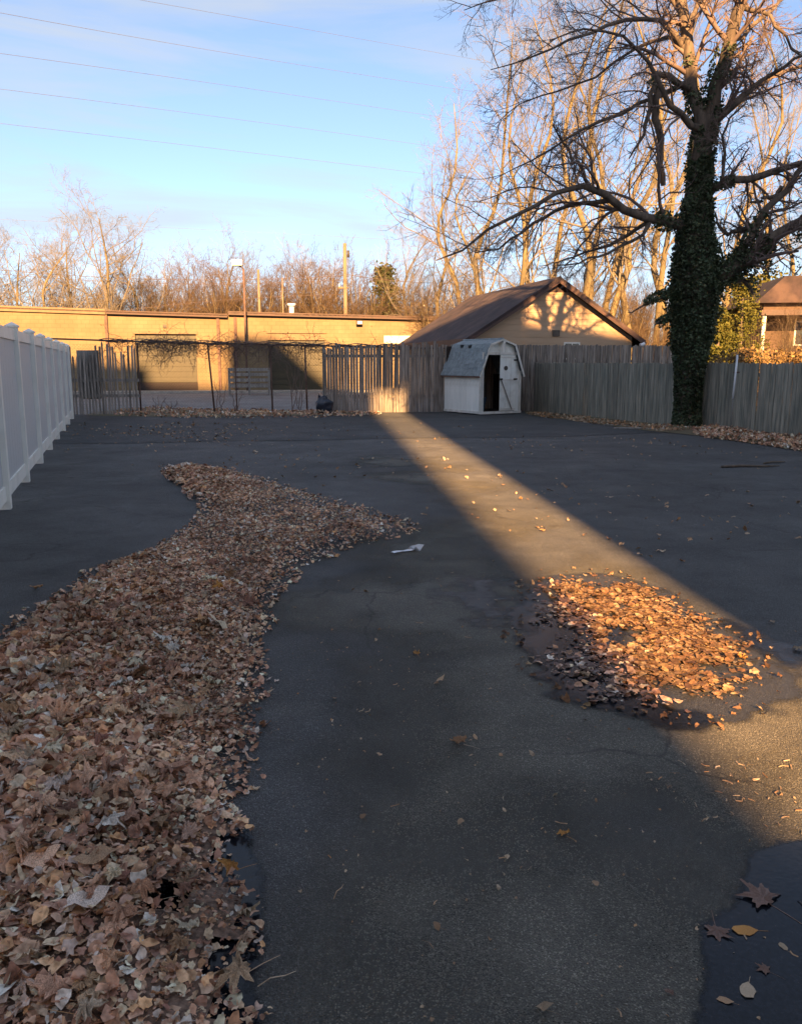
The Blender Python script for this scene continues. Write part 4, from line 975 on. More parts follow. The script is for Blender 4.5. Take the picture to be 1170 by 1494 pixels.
def far_tree(kind, seed):
    """unit-ish tree: height about 16 m. returns trunk mesh, crown mesh"""
    rg = np.random.default_rng(seed)
    if kind == 'tall':
        tr = [(0, 0, -.1, .15), (rg.normal(0, .3), rg.normal(0, .3), 3, .14), (rg.normal(0, .5), rg.normal(0, .5), 6, .115), (rg.normal(0, .7), rg.normal(0, .6), 9, .085), (rg.normal(0, .9), rg.normal(0, .8), 12, .055), (rg.normal(0, .9), rg.normal(0, .9), 16, .02)]
        tr = resample(smooth_line(tr), 14); lv = [(18, .22, 40, .32, 7, .14, .11, .38, .013), (7, .15, 42, .5, 5, .2, .05, .45, .008), (6, .15, 42, .52, 4, .25, .03, .55, .0055), (4, .2, 40, .55, 3, .3, 0, .7, .004)]
    elif kind == 'spread':
        tr = [(0, 0, -.1, .24), (.1, .1, 2.5, .20), (rg.normal(0, .3), .1, 5, .15), (rg.normal(0, .8), rg.normal(0, .6), 8.5, .10), (rg.normal(0, 1.2), rg.normal(0, 1), 12, .03)]
        tr = resample(smooth_line(tr), 12); lv = [(20, .15, 50, .58, 8, .16, .09, .42, .018), (11, .15, 45, .5, 5, .22, .04, .45, .009), (7, .15, 42, .5, 4, .25, .02, .55, .006), (4, .2, 40, .55, 3, .3, 0, .7, .005)]
    else:   # thicket: several stems
        tr = None
    if tr is not None:
        Pn, Rn = tr[None, :, :3], tr[None, :, 3]
    else:
        B = 15; P0 = np.zeros((B, 8, 3)); a = rg.uniform(0, 6.28, B)
        for j in range(8):
            t_ = j/7; P0[:, j, 0] = np.cos(a)*(.5+2.0*t_)+rg.normal(0, .12, B); P0[:, j, 1] = np.sin(a)*(.5+2.0*t_)+rg.normal(0, .12, B); P0[:, j, 2] = -.1+t_*rg.uniform(5.5, 9.3, B)
        Pn = P0; Rn = np.broadcast_to(np.linspace(.06, .012, 8), (B, 8)).copy(); lv = [(11, .10, 30, .42, 5, .15, .08, .6, .010), (7, .1, 34, .5, 4, .2, .06, .7, .008), (6, .1, 36, .6, 3, .25, .04, .8, .0065)]
    V, Fc = tubes([(Pn, Rn)], 7 if tr is not None else 5); tm = np_mesh('trunk', V, Fc, True)
    A, Rr = Pn, Rn; col = []
    for (k, tm_, an, lr, npn, wb, gr, rr, rm) in lv:
        A, Rr = spawn(A, Rr, rg, k, tm_, an, lr, npn, wb, gr, rr, rm); col.append((A, Rr))
    V, Fc = tubes(col, {8: 5, 7: 5, 5: 4, 4: 3, 3: 3}); cm = np_mesh('crown', V, Fc, True)
    return tm, cm
VAR = {}
for nm, kd, sd, ht in (('tall1', 'tall', 1, 16), ('tall2', 'tall', 2, 16), ('tall3', 'tall', 3, 16), ('tall4', 'tall', 14, 16), ('spread1', 'spread', 4, 13), ('spread2', 'spread', 5, 13), ('thick1', 'thicket', 6, 9.5), ('thick2', 'thicket', 7, 9.5), ('thick3', 'thicket', 8, 9.5)):
    tm, cm = far_tree(kd, sd); tm.materials.append(M['bark_far']); cm.materials.append(M['twig_thick'] if kd == 'thicket' else M['twig_far']); VAR[nm] = (tm, cm, ht)
def far_tree_at(px, toppy, Y, var, label, cat='tree', rz=None, sxy=1.0, group=None, name='bare_tree', lean=0):
    tm, cm, ht = VAR[var]; top = P(px, toppy, Y)[2]; s = top/ht; x = P(px, 530, Y)[0]
    t = thing(name, (x, Y, -.06), rnd.uniform(0, 6.28) if rz is None else rz, label, cat, group)
    t.scale = (s*sxy, s*sxy, s); put('trunk', tm, t); put('crown', cm, t)
    return t
far_tree_at(-28, 345, 56, 'spread1', 'bare tree at the very left edge over the workshop roof')
far_tree_at(28, 352, 58, 'spread2', 'low bare tree above the left end of the workshop roof')
far_tree_at(82, 345, 56, 'spread1', 'many branched bare tree left of the ivy trunk tree', rz=2)
ivt = far_tree_at(153, 300, 55, 'spread2', 'tall bare tree with green ivy on its trunk over the workshop', rz=4.1)
far_tree_at(196, 362, 60, 'spread1', 'small bare tree just right of the ivy trunk tree', rz=5)
for i_, (px_, tp_) in enumerate(((-10, 402), (48, 398), (112, 395), (135, 402), (178, 398))):
    far_tree_at(px_, tp_, 60+i_, 'thick%d' % (i_ % 3+1), 'bare brown thicket '+['at the far left edge above the workshop', 'between the two leftmost spreading trees', 'left of the ivy trunk tree', 'tight behind the ivy trunk tree', 'right behind the ivy trunk tree'][i_], name='thicket_tree', group='thicket trees over the workshop roof', sxy=1.2)
far_tree_at(118, 335, 62, 'spread2', 'grey bare tree behind the left side of the ivy trunk tree', rz=1.2)
pos_txt = ['beside the small bare tree right of the ivy tree', 'above the first roller door', 'just right of the first roller door', 'left of the lamp mast', 'behind the lamp mast', 'behind the short pole', 'just right of the short pole', 'behind the roof vent pipe',
           'between roof vent and utility pole', 'directly left of the utility pole', 'behind the utility pole', 'just right of the utility pole', 'behind the wall light', 'beside the dark conifer', 'at the foot of the rounded bare tree', 'left of the garage roof', 'behind the garage eave']
tops = [408, 398, 402, 388, 378, 385, 392, 396, 384, 378, 374, 384, 392, 402, 410, 408, 410]
for i, (tx, tp) in enumerate(zip(pos_txt, tops)):
    far_tree_at(222+i*26, tp-rnd.uniform(4, 14), rnd.uniform(58, 66), 'thick%d' % (i % 3+1), 'reddish brown bare thicket tree '+tx, name='thicket_tree', group='thicket trees over the workshop roof', sxy=1.15)
far_tree_at(255, 378, 68, 'spread2', 'grey bare tree rising from the thicket left of the lamp mast'); far_tree_at(335, 362, 68, 'spread1', 'round topped bare tree behind the lamp mast')
far_tree_at(448, 372, 70, 'spread2', 'bare tree rising from the thicket left of the utility pole')
far_tree_at(598, 325, 60, 'spread1', 'rounded bare tree standing left of the tall lit trees', rz=1.0, sxy=.85)
TALL = [(640,225,50,'tall1','slender bare tree, leftmost of the tall lit trees'), (662,145,47,'tall2','leaning tall bare tree second from the left of the lit row'), (694,205,46,'tall3','tall lit bare tree over the garage roof near end'),
        (722,60,49,'tall4','tall lit bare tree rising over the middle of the garage roof'), (748,90,46,'tall1','lit bare tree left of the garage gable peak'), (783,20,48,'tall2','thick lit trunk just left of the garage ridge end'),
        (806,60,52,'tall3','lit bare tree right behind the garage gable peak'), (832,-30,46,'tall4','tall lit bare tree over the right roof slope'), (853,10,50,'tall1','pale lit trunk over the middle of the right roof slope'),
        (878,-40,47,'tall2','tall lit bare tree over the low end of the right roof slope'), (905,30,53,'tall3','lit bare tree over the garage right eave'), (926,-30,46,'tall4','bright yellow trunk right of the garage eave'),
        (952,40,50,'tall1','lit bare tree left of the ivy clad trunk'), (976,-20,54,'tall2','lit bare tree partly behind the ivy clad trunk'), (1062,30,47,'tall3','bright yellow trunk just right of the ivy clad tree'),
        (1092,120,56,'tall4','thin lit bare tree behind the yellow evergreen'), (1135,150,60,'tall1','bare tree behind the brick house'), (1190,100,55,'tall2','bare tree at the right edge beyond the brick house')]
for i, (px, tp, Y, vr, lb) in enumerate(TALL):
    far_tree_at(px, tp, Y, vr, lb, group='tall lit trees behind the garage', sxy=1.08)
UND = [(628,440),(655,425),(690,420),(725,430),(760,425),(800,420),(840,425),(870,430),(900,420),(930,430),(960,425),(1060,440)]
UT = ['left of the garage roof', 'over the low garage roof end', 'over the left garage roof slope', 'over the garage roof middle', 'left of the gable peak', 'right at the gable peak', 'just right of the gable peak', 'over the right roof slope',
      'over the right eave of the garage', 'right of the garage', 'just left of the ivy clad trunk', 'right of the ivy clad trunk']
for i, ((px, tp), tx) in enumerate(zip(UND, UT)):
    far_tree_at(px, tp-30, rnd.uniform(44, 56), 'thick%d' % (i % 3+1), 'lit undergrowth sapling clump '+tx, name='sapling_clump', group='saplings behind the garage', sxy=1.0)

for px_, tp_, Y_, lb_ in ((1122, 455, 34, 'thin bare sapling clump before the porch of the brick house'), (1165, 445, 35, 'bare sapling clump at the right edge before the brick house')):
    far_tree_at(px_, tp_, Y_, 'thick2', lb_, name='sapling_clump', sxy=.9)
# evergreens: leaf clumps through a volume
def clump_tree(name, x, Y, hgt, rad, n, m, label, cone=True, seed=0, z0=.2, size=.16, cat='tree'):
    rg = np.random.default_rng(seed); t = thing(name, (x, Y, -.05), 0, label, cat)
    MB().tube([(0, 0, 0), (.03, 0, hgt*.5), (0, 0, hgt*.95)], [.12, .08, .02], 7).build('trunk', M['bark'], t, True)
    nc = 90; cz = rg.uniform(z0, hgt, nc); fr = (cz-z0)/(hgt-z0); rr = rad*((1-fr)**.7 if cone else np.sqrt(np.maximum(.05, 1-(2*fr-1)**2)))*rg.uniform(.55, 1.1, nc); a = rg.uniform(0, 6.28, nc)
    C = np.stack([np.cos(a)*rr, np.sin(a)*rr, cz], 1); w_ = rg.integers(0, nc, n); p = C[w_]+rg.normal(0, 1, (n, 3))*np.array([.22, .22, .16])*rad*.75
    p = p[p[:, 2] > .05]
    scatter_leaves('foliage', p, rg.uniform(.5, 1.2, len(p))*size, m, 1.2, seed, shapes=[8, 9, 10, 11], parent=t)
    return t
x_ = P(1078, 500, 32)[0]; clump_tree('evergreen_tree', x_, 32, P(1078, 405, 32)[2], 1.1, 5500, M['ever'], 'yellow green evergreen right of the ivy clad tree beyond the fence', seed=71, size=.11)
x_ = P(1046, 500, 31)[0]; clump_tree('evergreen_shrub', x_, 31, P(1050, 450, 31)[2], .7, 2500, M['ever'], 'yellow green shrub tight behind the ivy clad trunk', seed=72, cat='shrub')
x_ = P(1150, 500, 46)[0]; clump_tree('evergreen_tree', x_, 50, P(1150, 410, 50)[2], 2.6, 5000, M['ever'], 'rounded olive evergreen behind the brick house roof', cone=False, seed=73, size=.25)
x_ = P(562, 500, 62)[0]; clump_tree('conifer_tree', x_, 62, P(562, 392, 62)[2], 1.8, 4500, M['ever_dark'], 'dark conifer above the workshop roof right of the utility pole', seed=74, size=.28)
for i, (px, Y, tp, wd_) in enumerate(((1060, 27, 517, .8), (1098, 28, 514, 1.0), (1140, 28.5, 515, 1.1), (1185, 28, 513, 1.1))):
    clump_tree('low_bush', P(px, 520, Y)[0], Y, P(px, tp, Y)[2], wd_, 1800, M['brush'], 'golden dry bush just beyond the right fence, '+['nearest the ivy clad tree', 'behind the white pipe', 'before the brick house porch', 'at the right picture edge'][i], cone=False, seed=80+i, size=.13, cat='bush')
# ivy on the far left tree trunk
rg = np.random.default_rng(90); n = 3500; z = rg.uniform(.2, 5.6, n); a = rg.uniform(0, 6.28, n); r = .34*rg.uniform(.8, 1.35, n)
o = scatter_leaves('ivy', np.stack([.05+np.cos(a)*r, .05+np.sin(a)*r, z], 1), rg.uniform(.08, .17, n), M['ever'], 1.2, 91, shapes=[8, 9, 10], parent=ivt)

# ------------------------------------------------------------------ THE BIG IVY CLAD TREE
BY = 19.0
def L(*pts): # px, py, dy, r
    return smooth_line([(*P(px, py, BY+dy), r) for px, py, dy, r in pts])
big_ = thing('ivy_clad_tree', (P(1000, 628, BY)[0], BY, 0), 0, 'large bare maple with ivy covered trunk in front of the right fence', 'tree')
org = np.array(big_.location)
trunk = L((1000,640,0,.34),(1002,600,0,.27),(1005,540,0,.27),(1009,480,0,.34),(1013,420,0,.40),(1013,360,0,.31),(1017,300,0,.22),(1021,240,0,.19),(1027,195,0,.22),(1030,170,0,.2))
limbs = [
 L((1028,200,0,.20),(1012,150,.1,.19),(1004,100,.2,.17),(1000,50,.3,.16),(990,0,.4,.14),(985,-90,.5,.09),(960,-200,.6,.03)),
 L((1030,195,0,.22),(1042,140,-.1,.19),(1056,80,-.3,.18),(1072,30,-.4,.16),(1088,-10,-.5,.14),(1110,-90,-.6,.09),(1135,-200,-.6,.03)),
 L((1010,335,0,.16),(985,326,-.1,.13),(945,320,-.3,.115),(905,303,-.5,.105),(882,287,-.7,.10),(857,271,-.8,.085),(825,275,-1,.06),(790,292,-1.2,.05),(740,318,-1.4,.04),(690,352,-1.6,.03),(640,380,-1.8,.015)),
 L((890,292,-.6,.07),(860,297,-.4,.055),(825,302,-.2,.05),(785,320,0,.04),(740,352,.2,.03),(690,372,.3,.015)),
 L((862,275,-.8,.045),(848,252,-.9,.035),(825,215,-1,.028),(805,185,-1.1,.015)),
 L((952,321,-.3,.05),(925,338,0,.045),(892,358,.2,.035),(850,372,.4,.025),(812,384,.5,.012)),
 L((948,323,-.3,.05),(930,350,-.5,.035),(895,368,-.7,.03),(850,380,-.9,.02),(815,390,-1,.01)),
 L((1006,118,.2,.10),(968,135,0,.08),(930,152,-.2,.055),(895,168,-.4,.05),(850,188,-.6,.045),(810,212,-.8,.03),(765,245,-1,.02),(720,262,-1.1,.01)),
 L((1008,135,.2,.10),(985,118,-.2,.10),(960,100,-.4,.095),(950,125,-.5,.085),(948,165,-.6,.07),(940,200,-.6,.05),(915,232,-.7,.02)),
 L((957,120,-.4,.07),(955,150,-.4,.085),(957,190,-.4,.08),(962,225,-.4,.075),(968,268,-.4,.055)),
 L((1026,190,0,.14),(1003,178,-.4,.10),(980,160,-.6,.09),(966,130,-.7,.08),(960,105,-.8,.06),(930,70,-1,.05),(895,45,-1.2,.04),(850,40,-1.4,.03),(800,60,-1.6,.015)),
 L((1000,75,.3,.11),(975,35,.1,.085),(945,22,-.2,.07),(905,28,-.5,.06),(865,45,-.8,.05),(820,65,-1,.035),(770,82,-1.2,.025),(715,105,-1.4,.012)),
 L((995,20,.4,.11),(960,-20,.6,.08),(910,-40,.8,.065),(850,-45,1,.05),(780,-20,1.2,.035),(720,0,1.3,.025),(675,15,1.4,.012)),
 L((1001,60,.2,.09),(965,50,.6,.07),(920,75,1.0,.05),(875,110,1.3,.04),(820,130,1.5,.03),(760,150,1.7,.02),(715,185,1.8,.01)),
 L((1030,275,0,.12),(1050,270,-.1,.10),(1080,262,-.2,.095),(1120,251,-.3,.085),(1170,240,-.4,.075),(1240,220,-.5,.04)),
 L((1020,425,0,.28),(1045,408,-.1,.24),(1080,382,-.2,.20),(1110,362,-.3,.17),(1140,343,-.4,.14),(1170,322,-.5,.12),(1240,290,-.6,.06)),
 L((1072,385,-.2,.12),(1092,350,-.2,.105),(1110,318,-.3,.095),(1130,290,-.4,.09),(1152,270,-.5,.08),(1178,235,-.5,.06),(1220,180,-.6,.03)),
 L((1142,275,-.4,.05),(1120,290,-.3,.04),(1100,296,-.2,.03),(1092,285,-.2,.015)),
 L((1105,330,-.3,.06),(1080,335,0,.05),(1058,342,.2,.045),(1048,330,.3,.03),(1042,312,.3,.02)),
 L((1036,180,0,.12),(1055,160,.2,.10),(1085,135,.4,.085),(1120,115,.6,.07),(1170,98,.8,.055),(1240,80,1,.03)),
 L((1034,190,0,.10),(1062,160,-.4,.085),(1095,130,-.7,.07),(1140,95,-1,.055),(1190,70,-1.2,.03)),
 L((1036,285,0,.07),(1052,262,-.3,.055),(1060,240,-.4,.05),(1050,210,-.5,.045),(1060,180,-.6,.035),(1085,150,-.7,.02)),
 L((1082,10,-.4,.10),(1110,15,-.6,.07),(1140,45,-.8,.05),(1165,80,-1,.035),(1200,110,-1.1,.02)),
 L((1060,65,-.3,.08),(1100,40,.2,.07),(1140,0,.5,.05),(1190,-40,.8,.03)),
 L((1000,40,.3,.09),(1020,0,.6,.07),(1035,-60,.9,.05),(1040,-130,1,.02)),
 L((995,432,0,.07),(975,430,-.1,.05),(958,434,-.2,.04),(938,444,-.3,.02),(915,460,-.3,.01)),
 L((995,462,0,.05),(975,463,-.1,.03),(955,475,-.2,.018)),
]
for i_ in (0, 1): limbs[i_][:, 3] *= .8
for i_ in (2, 3, 14, 15, 16, 22): limbs[i_][:, 3] *= .85
for i_ in (7, 8, 10, 11, 12, 13, 19, 20, 21, 22, 23, 24): limbs[i_][:, 3] *= .68
NL = 12
Pn = np.stack([resample(l, NL)[:, :3] for l in limbs])-org; Rn = np.stack([resample(l, NL)[:, 3] for l in limbs])
rgj = np.random.default_rng(99); jit = rgj.normal(0, .03, Pn.shape); jit[:, 0] = 0; Pn = Pn+jit
tr = resample(trunk, 26); V, Fc = tubes([(tr[None, :, :3]-org, tr[None, :, 3])], 16)
V = V+np.random.default_rng(3).normal(0, .008, V.shape)
me = np_mesh('trunk', V, Fc, True); me.materials.append(M['bark']); link(bpy.data.objects.new('trunk', me), big_)
for i in range(len(limbs)):
    V, Fc = tubes([(Pn[i:i+1], Rn[i:i+1])], 8); me = np_mesh('limb', V, Fc, True); me.materials.append(M['bark']); link(bpy.data.objects.new('limb', me), big_)
rg = np.random.default_rng(77); crown = []
keep = [i for i in range(len(limbs)) if i not in (9, 8, 17, 25, 26)]
A, Ar = spawn(Pn[keep], Rn[keep], rg, 15, .10, 45, .40, 7, .18, -.02, .42, .010, lmax=2.9); crown.append((A, Ar))
B_, Br = spawn(A, Ar, rg, 7, .12, 45, .55, 5, .22, -.02, .55, .006, lmax=1.4); crown.append((B_, Br))
C_, Cr = spawn(B_, Br, rg, 5, .12, 42, .6, 4, .27, -.01, .6, .004, lmax=.8); crown.append((C_, Cr))
D_, Dr = spawn(C_[::2], Cr[::2], rg, 3, .2, 40, .6, 3, .3, 0, .7, .003, lmax=.45); crown.append((D_, Dr))
E_, Er = spawn(Pn[[8, 9, 17, 25, 26]], Rn[[8, 9, 17, 25, 26]], rg, 4, .4, 50, .3, 5, .2, 0, .35, .01, lmax=.5); crown.append((E_, Er))
V, Fc = tubes(crown, {7: 5, 5: 4, 4: 3, 3: 3}); me = np_mesh('twigs', V, Fc, True); me.materials.append(M['twig']); tag(link(bpy.data.objects.new('crown', me), big_), kind='stuff')
# ivy
def ivy_on(line, n, t0, t1, grow, seed, s0=.05, s1=.10, bias=None):
    rg = np.random.default_rng(seed); n_ = len(line); t = rg.uniform(t0, t1, n)
    if bias: t = t0+(t1-t0)*rg.random(n)**bias
    f = t*(n_-1); i = np.minimum(f.astype(int), n_-2); f = (f-i)[:, None]
    p = line[i]*(1-f)+line[i+1]*f; tn = line[i+1, :3]-line[i, :3]; tn /= np.linalg.norm(tn, axis=1, keepdims=True)
    q = rg.normal(0, 1, (n, 3)); q -= (q*tn).sum(1, keepdims=True)*tn; q /= np.linalg.norm(q, axis=1, keepdims=True)
    lump = .6+.9*vnoise(np.stack([p[:, 2]*1.6, np.arctan2(q[:, 1], q[:, 0])*1.4], 1), 1.0, seed)
    rad = p[:, 3]*rg.uniform(.95, 1.15, n)+grow*lump*rg.uniform(0, 1, n)**.7
    if seed == 1: rad = p[:, 3]+(rad-p[:, 3])*np.where(p[:, 2] > 5, .6, 1.0)
    if seed in (1, 11): rad = p[:, 3]*1.0+(rad-p[:, 3])*np.clip((p[:, 2]-.1)/2.6, .15, 1)
    return p[:, :3]+q*rad[:, None]-org, rg.uniform(s0, s1, n)
lr_ = [resample(l, 20) for l in limbs]; ps, ss = [], []
for args in ((resample(trunk, 40), 17000, 0.0, .88, .12, 1), (resample(trunk, 40), 3500, .30, .62, .22, 11), (resample(trunk, 40), 1500, .8, 1, .08, 2), (lr_[0], 900, 0, .30, .07, 3), (lr_[1], 1000, 0, .34, .08, 4),
             (lr_[15], 2200, 0, .5, .10, 5, .05, .10, 1.4), (lr_[2], 500, 0, .16, .10, 6), (lr_[14], 300, 0, .2, .05, 7), (lr_[25], 450, 0, .7, .07, 8), (lr_[26], 350, 0, .9, .08, 9), (lr_[16], 350, 0, .35, .06, 10), (lr_[8], 250, .1, .5, .05, 12)):
    p_, s__ = ivy_on(*args); kk_ = vnoise(np.stack([p_[:, 2]*1.5, np.arctan2(p_[:, 1], p_[:, 0])*1.2+5], 1), 1.6, 4) > np.clip((p_[:, 2]-4.2)*.16, 0, .5); p_, s__ = p_[kk_], s__[kk_]; ps.append(p_); ss.append(s__)
# hanging ivy sprays under the right limb
rgx = np.random.default_rng(14)
for k in range(16):
    b0 = lr_[15][rgx.integers(5, 15), :3]-org; ln = rgx.uniform(.3, 1.1); t_ = rgx.random(70)
    ps.append(b0+np.stack([rgx.normal(0, .07, 70)+t_*rgx.uniform(-.3, .5), rgx.normal(0, .07, 70), -t_*ln], 1)); ss.append(rgx.uniform(.04, .09, 70))
scatter_leaves('ivy', np.concatenate(ps)+0, np.concatenate(ss), M['ivy'], 1.1, 15, shapes=[4, 5, 8, 9, 12], parent=big_)

rgb_ = np.random.default_rng(44); a_ = rgb_.uniform(0, 6.28, 900); q_ = np.abs(rgb_.normal(0, .35, 900))+.2
scatter_leaves('leaf_litter', np.stack([org[0]+np.cos(a_)*q_, BY+np.sin(a_)*q_*.7, .02+.12*np.exp(-q_*3)*rgb_.random(900)], 1), rgb_.uniform(.05, .11, 900), M['leaf'], .6, 45, label='brown leaves heaped round the foot of the ivy clad tree')
MB().add([(org[0]+math.cos(k*.5236)*(.75+.15*math.sin(k*2)), BY+math.sin(k*.5236)*.6, .013) for k in range(12)]+[(org[0], BY, .16)], [(k, (k+1) % 12, 12) for k in range(12)]).build('soil_mound', M['soil'])['kind'] = 'structure'
# vines on the chain link rail
rg = np.random.default_rng(33); n = 230
xs = np.concatenate([rg.uniform(lx(158), lx(600), 150), rg.normal(lx(222), .2, 32), rg.normal(lx(248), .16, 28), rg.normal(lx(275), .18, 50), rg.normal(lx(330), .3, 30), rg.normal(lx(372), .4, 45), rg.normal(lx(430), .5, 35)]); n = len(xs)
st = np.stack([xs, np.full(n, .02), rail_z(xs)+rg.normal(0, .03, n)], 1); d = rg.normal(0, 1, (n, 3))*np.array([1, .12, .35]); d[:, 2] -= .45; Pv = np.empty((n, 7, 3)); Pv[:, 0] = st; d /= np.linalg.norm(d, axis=1, keepdims=True)
ln = rg.uniform(.25, 1.0, n)/6
for j in range(1, 7):
    d = d+rg.normal(0, .45, (n, 3))*np.array([1, .15, 1]); d[:, 2] -= .05; d /= np.linalg.norm(d, axis=1, keepdims=True); Pv[:, j] = Pv[:, j-1]+d*ln[:, None]
Rv = np.full((n, 7), .006)*np.linspace(1.2, .5, 7)
c2 = spawn(Pv, Rv, rg, 5, .05, 60, .5, 5, .5, -.05, .7, .004)
rx = np.linspace(lx(150), lx(600), 60); rp = np.stack([rx, .02+.03*np.sin(rx*9), rail_z(rx)+.035*np.sin(rx*7)], 1)[None]
c3 = []
for k in range(4): c3.append((np.stack([rx, .02+.035*np.sin(rx*7+k*1.7), rail_z(rx)+.035*np.cos(rx*7+k*1.7)+.02*k], 1)[None][:, :60], np.full((1, 60), .012)))
V, Fc = tubes([(Pv, Rv), c2]+c3, {7: 4, 5: 3, 60: 4}); me = np_mesh('vine', V, Fc, True); me.materials.append(M['twig'])
vine = link(bpy.data.objects.new('dry_vines', me)); vine.location = chain.location; vine.rotation_euler = chain.rotation_euler
tag(vine, 'tangle of bare dry vines hanging from the chain link top rail', 'vine')
n = 800; pv = Pv[rg.integers(0, len(Pv), n), rg.integers(0, 7, n)]+rg.normal(0, .05, (n, 3))*np.array([1, .3, 1])
o = scatter_leaves('vine_leaves', pv, rg.uniform(.025, .06, n), M['brush'], 1.0, 34, shapes=[8, 9, 11, 12], parent=vine)
# thin shrubs stems against the chain link
for px, hh_ in ((322, 1.0), (428, 1.4), (437, 1.2), (345, .7), (232, .5), (250, .4)):
    x, Y = bfp(px, -.12); rgs = np.random.default_rng(px); B = 3
    Ps = np.zeros((B, 6, 3)); 
    for j in range(6): Ps[:, j] = np.stack([rgs.normal(0, .03, B)+np.linspace(-.1, .12, B)*j/3, rgs.normal(0, .02, B), np.full(B, hh_*j/5)], 1)
    Rs = np.full((B, 6), .012)*np.linspace(1, .4, 6); c = spawn(Ps, Rs, rgs, 5, .2, 40, .4, 5, .2, .05, .6, .005)
    V, Fc = tubes([(Ps, Rs), c], {6: 4, 5: 3}); me = np_mesh('sapling', V, Fc, True); me.materials.append(M['twig']); o = link(bpy.data.objects.new('sapling', me)); o.location = (x, Y, 0)
    tag(o, 'bare sapling at the chain link fence '+{322: 'left of the wooden rack', 428: 'before the left half of the second roller door', 437: 'before the middle of the second roller door', 345: 'in front of the wooden rack', 232: 'before the left half of the first roller door', 250: 'before the right half of the first roller door'}[px], 'sapling')

# ------------------------------------------------------------------ POLES AND WIRES
def pole(px, top, Y, r, label, arm=False, nm='utility_pole'):
    p = P(px, top, Y); t = thing(nm, (p[0], Y, -.05), 0, label, 'pole')
    MB().tube([(0, 0, 0), (0, 0, p[2])], [r*1.15, r*.85], 10).build('pole', M['pole'], t, True)
    if arm:
        MB().box(-.45, .2, -.05, .05, p[2]-2.9, p[2]-2.8).build('crossarm', M['pole'], t)
        for x in (-.4,): MB().tube([(x, 0, p[2]-2.8), (x, 0, p[2]-2.6)], .05, 6).build('insulator', M['white'], t, True)
        MB().tube([(r*1.6, 0, p[2]-.9), (r*1.6, 0, p[2]-.45)], .08, 8).build('transformer', M['galv'], t, True)
    return t
pole(503, 354, 57, .14, 'tall wooden utility pole above the workshop roof', True)
pole(377, 392, 56, .09, 'short thin wooden pole just right of the lamp mast')
pole(412, 404, 58, .05, 'thin grey post left of the roof vent pipe', nm='post')
WIRES = [((0, 18), (300, 72), (700, 135), 34, 60, .008, 'top left pale power line crossing the sky'), ((160, -8), (420, 38), (700, 88), 36, 60, .007, 'uppermost power line entering from the top edge'),
         ((0, 78), (300, 120), (690, 178), 36, 60, .008, 'second power line from the top at the left edge'), ((0, 130), (300, 168), (690, 222), 38, 60, .008, 'third power line down at the left edge'),
         ((0, 180), (300, 215), (690, 262), 40, 60, .008, 'fourth power line down at the left edge'), ((0, 320), (300, 335), (690, 356), 50, 58, .006, 'faint wire above the left trees'),
         ((0, 392), (250, 408), (503, 402), 56.5, 57, .016, 'upper dark wire running to the utility pole'), ((0, 398), (250, 414), (503, 408), 56.5, 57, .014, 'lower dark wire running to the utility pole'),
         ((503, 400), (560, 408), (700, 412), 57, 60, .018, 'wire running right from the utility pole'), ((190, 452), (300, 440), (503, 430), 54, 57, .012, 'low service wire over the workshop roof')]
for a_, b_, c_, Ya, Yb, r, lb in WIRES:
    pa, pm, pc = P(*a_, Ya), P(*b_, (Ya*(c_[0]-b_[0])+Yb*(b_[0]-a_[0]))/(c_[0]-a_[0])), P(*c_, Yb)
    if a_[0] == 0: pa = pa+(pa-pm)*.15
    ts = np.linspace(0, 1, 14); tm_ = np.linalg.norm(pm-pa)/(np.linalg.norm(pm-pa)+np.linalg.norm(pc-pm))
    lx0 = [(pa*((t_-tm_)*(t_-1)/((0-tm_)*(0-1)))+pm*((t_-0)*(t_-1)/((tm_)*(tm_-1)))+pc*((t_-0)*(t_-tm_)/((1)*(1-tm_)))) for t_ in ts]
    o = MB().tube([tuple(q) for q in lx0], r, 5).build('power_line', M['wire'] if r < .012 else M['wire_dark'], None, True); tag(o, lb, 'wire')

# small debris: stick by the right, dark branch
def stick(px, py, l, rz, label, m='bark', r=.008):
    x, y = G(px, py); pts = [(-l/2, 0, .012), (-l/6, .03*l, .02), (l/5, -.02*l, .016), (l/2, .04*l, .012)]
    o = MB().tube(pts, [r, r, r*.8, r*.4], 6).build('stick', M[m], None, True); o.location = (x, y, .004); o.rotation_euler = (0, 0, rz); tag(o, label, 'stick')
stick(1095, 682, .9, .1, 'dark broken branch on the asphalt near the right fence', r=.02); stick(1130, 676, .5, .5, 'short dark stick beside the broken branch', r=.015)
stick(405, 1437, .10, .5, 'thin dry stem beside the large pale leaf', 'leaf_pale', .0015); stick(495, 1308, .07, 1.2, 'thin forked straw on the near asphalt', 'leaf_pale', .0012)
stick(945, 627, 1.5, -.25, 'pale fallen branch at the foot of the right fence', 'wood_old', .03); stick(905, 622, .8, -.5, 'short pale branch right of the shed', 'wood_old', .02)
stick(800, 605, .9, .1, 'dark branch on the ground beside the shed', r=.03)

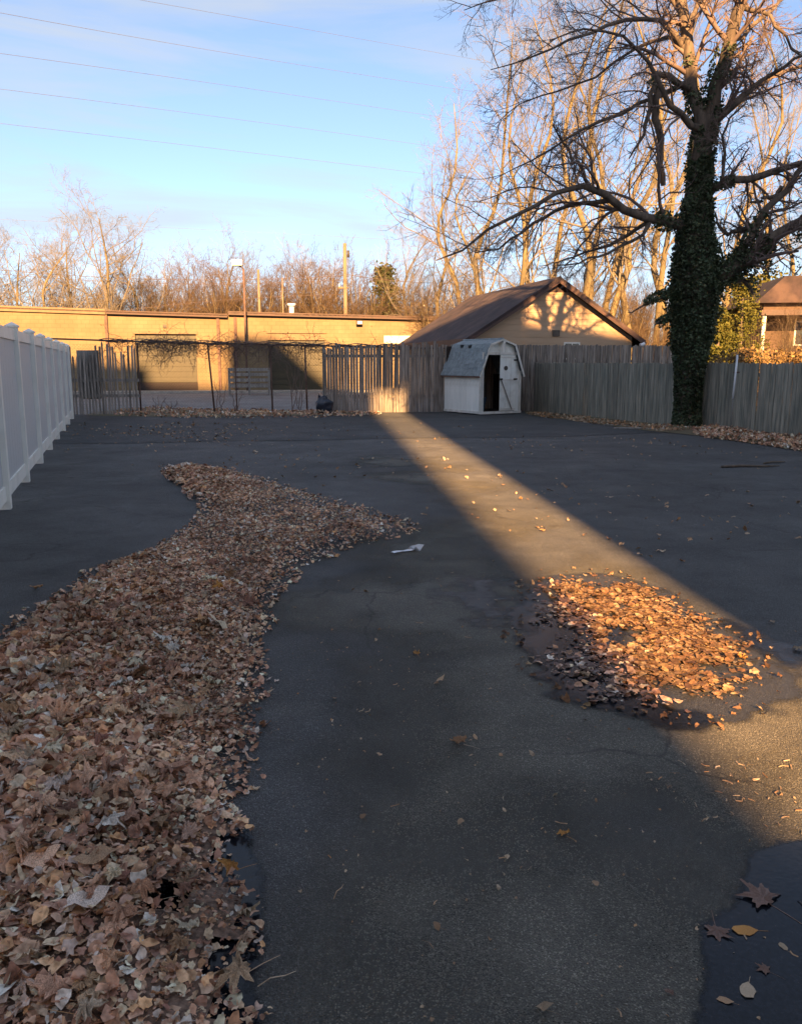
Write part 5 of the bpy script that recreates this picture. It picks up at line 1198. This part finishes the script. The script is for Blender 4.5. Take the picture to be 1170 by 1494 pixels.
# ------------------------------------------------------------------ UNSEEN SUN BLOCKERS ADDED BEHIND THE CAMERA TO CAST THE SHADE
def prism_thing(name, pts, z0, z1, label, m='brick'):
    o = MB().prism_z(pts, z0, z1).build(name, M[m]); tag(o, label, 'building'); return o
T_ = math.tan(SUN_E); YR = -16.0; YL = -32.0
bk = thing('sun_blocker', (0, 0, 0), 0, 'tall pale sun blocker added behind the viewer to shade the yard', 'building')
def sx(o_, y): return o_-SUN_K*y          # x of a sun ray with ground offset o_ at depth y
def hz_(z, Y, yb): return z+(Y-yb)*T_      # height at yb that puts the shade edge at height z over depth Y
e = 2.35
MB().prism_z([(sx(e, YR), YR), (sx(e, YR-12), YR-12), (sx(7.25, YR-12), YR-12), (sx(7.25, YR), YR)][::-1], -.05, hz_(-.5, 45, YR)).build('wall', M['blocker'], bk)  # added blocker, its side forms the right edge of the sun strip
MB().prism_z([(sx(7.26, YR), YR), (sx(7.26, YR-12), YR-12), (sx(14, YR-12), YR-12), (sx(14, YR), YR)][::-1], -.05, hz_(3.2, 30, YR)).build('wall', M['blocker'], bk)  # added blocker, height set for the lit patch on the garage gable
MB().prism_z([(sx(14.01, YR), YR), (sx(14.01, YR-12), YR-12), (45, YR-12), (45, YR)][::-1], -.05, hz_(1.9, 17, YR)).build('low_blocker', M['blocker'], bk)  # added blocker, lower to leave sun on the trees beyond the right fence
MB().prism_z([(sx(-3.8, YR), YR-2), (sx(e+.1, YR), YR-2), (sx(e+.1, YR), YR-.003), (sx(-3.8, YR), YR-.003)], hz_(.62, 25.35, YR-2), hz_(.2, 42, YR)).build('gap_blocker', M['blocker'], bk)  # added over the gap so the sun strip ends low on the back fence
lb_ = thing('sun_blocker', (0, 0, 0), 0, 'farther pale sun blocker added behind the viewer on the left', 'building')
ex = sx(1.5, YL); hb = hz_(.2, 43.5, YL)
MB().prism_z([(-60, YL), (-60, YL-14), (ex-.3, YL-14), (ex, YL)][::-1], -.05, hb).build('wall', M['blocker'], lb_)  # added blocker, its corner forms the soft left edge of the sun strip
MB().prism_y([(-60, hb+.01), (sx(-9.1, YL-43.7)-3.9, hb+.01), (sx(-9.1, YL-43.7)-3.9, hb+.9), (-60, hb+.9)], YL-2, YL).build('rim_blocker', M['blocker'], lb_)  # added to raise the shade edge on the left of the workshop
k_ = -SUN_K*(YL-43.7)
MB().prism_y([(-8.9+k_, hb+.01), (-3.2+k_, hb+.01), (-6.5+k_, hb+2.7), (-8.8+k_, hb+2.7)], YL-2, YL).build('slant_blocker', M['blocker'], lb_)  # added shape, slants the shade across the second roller door
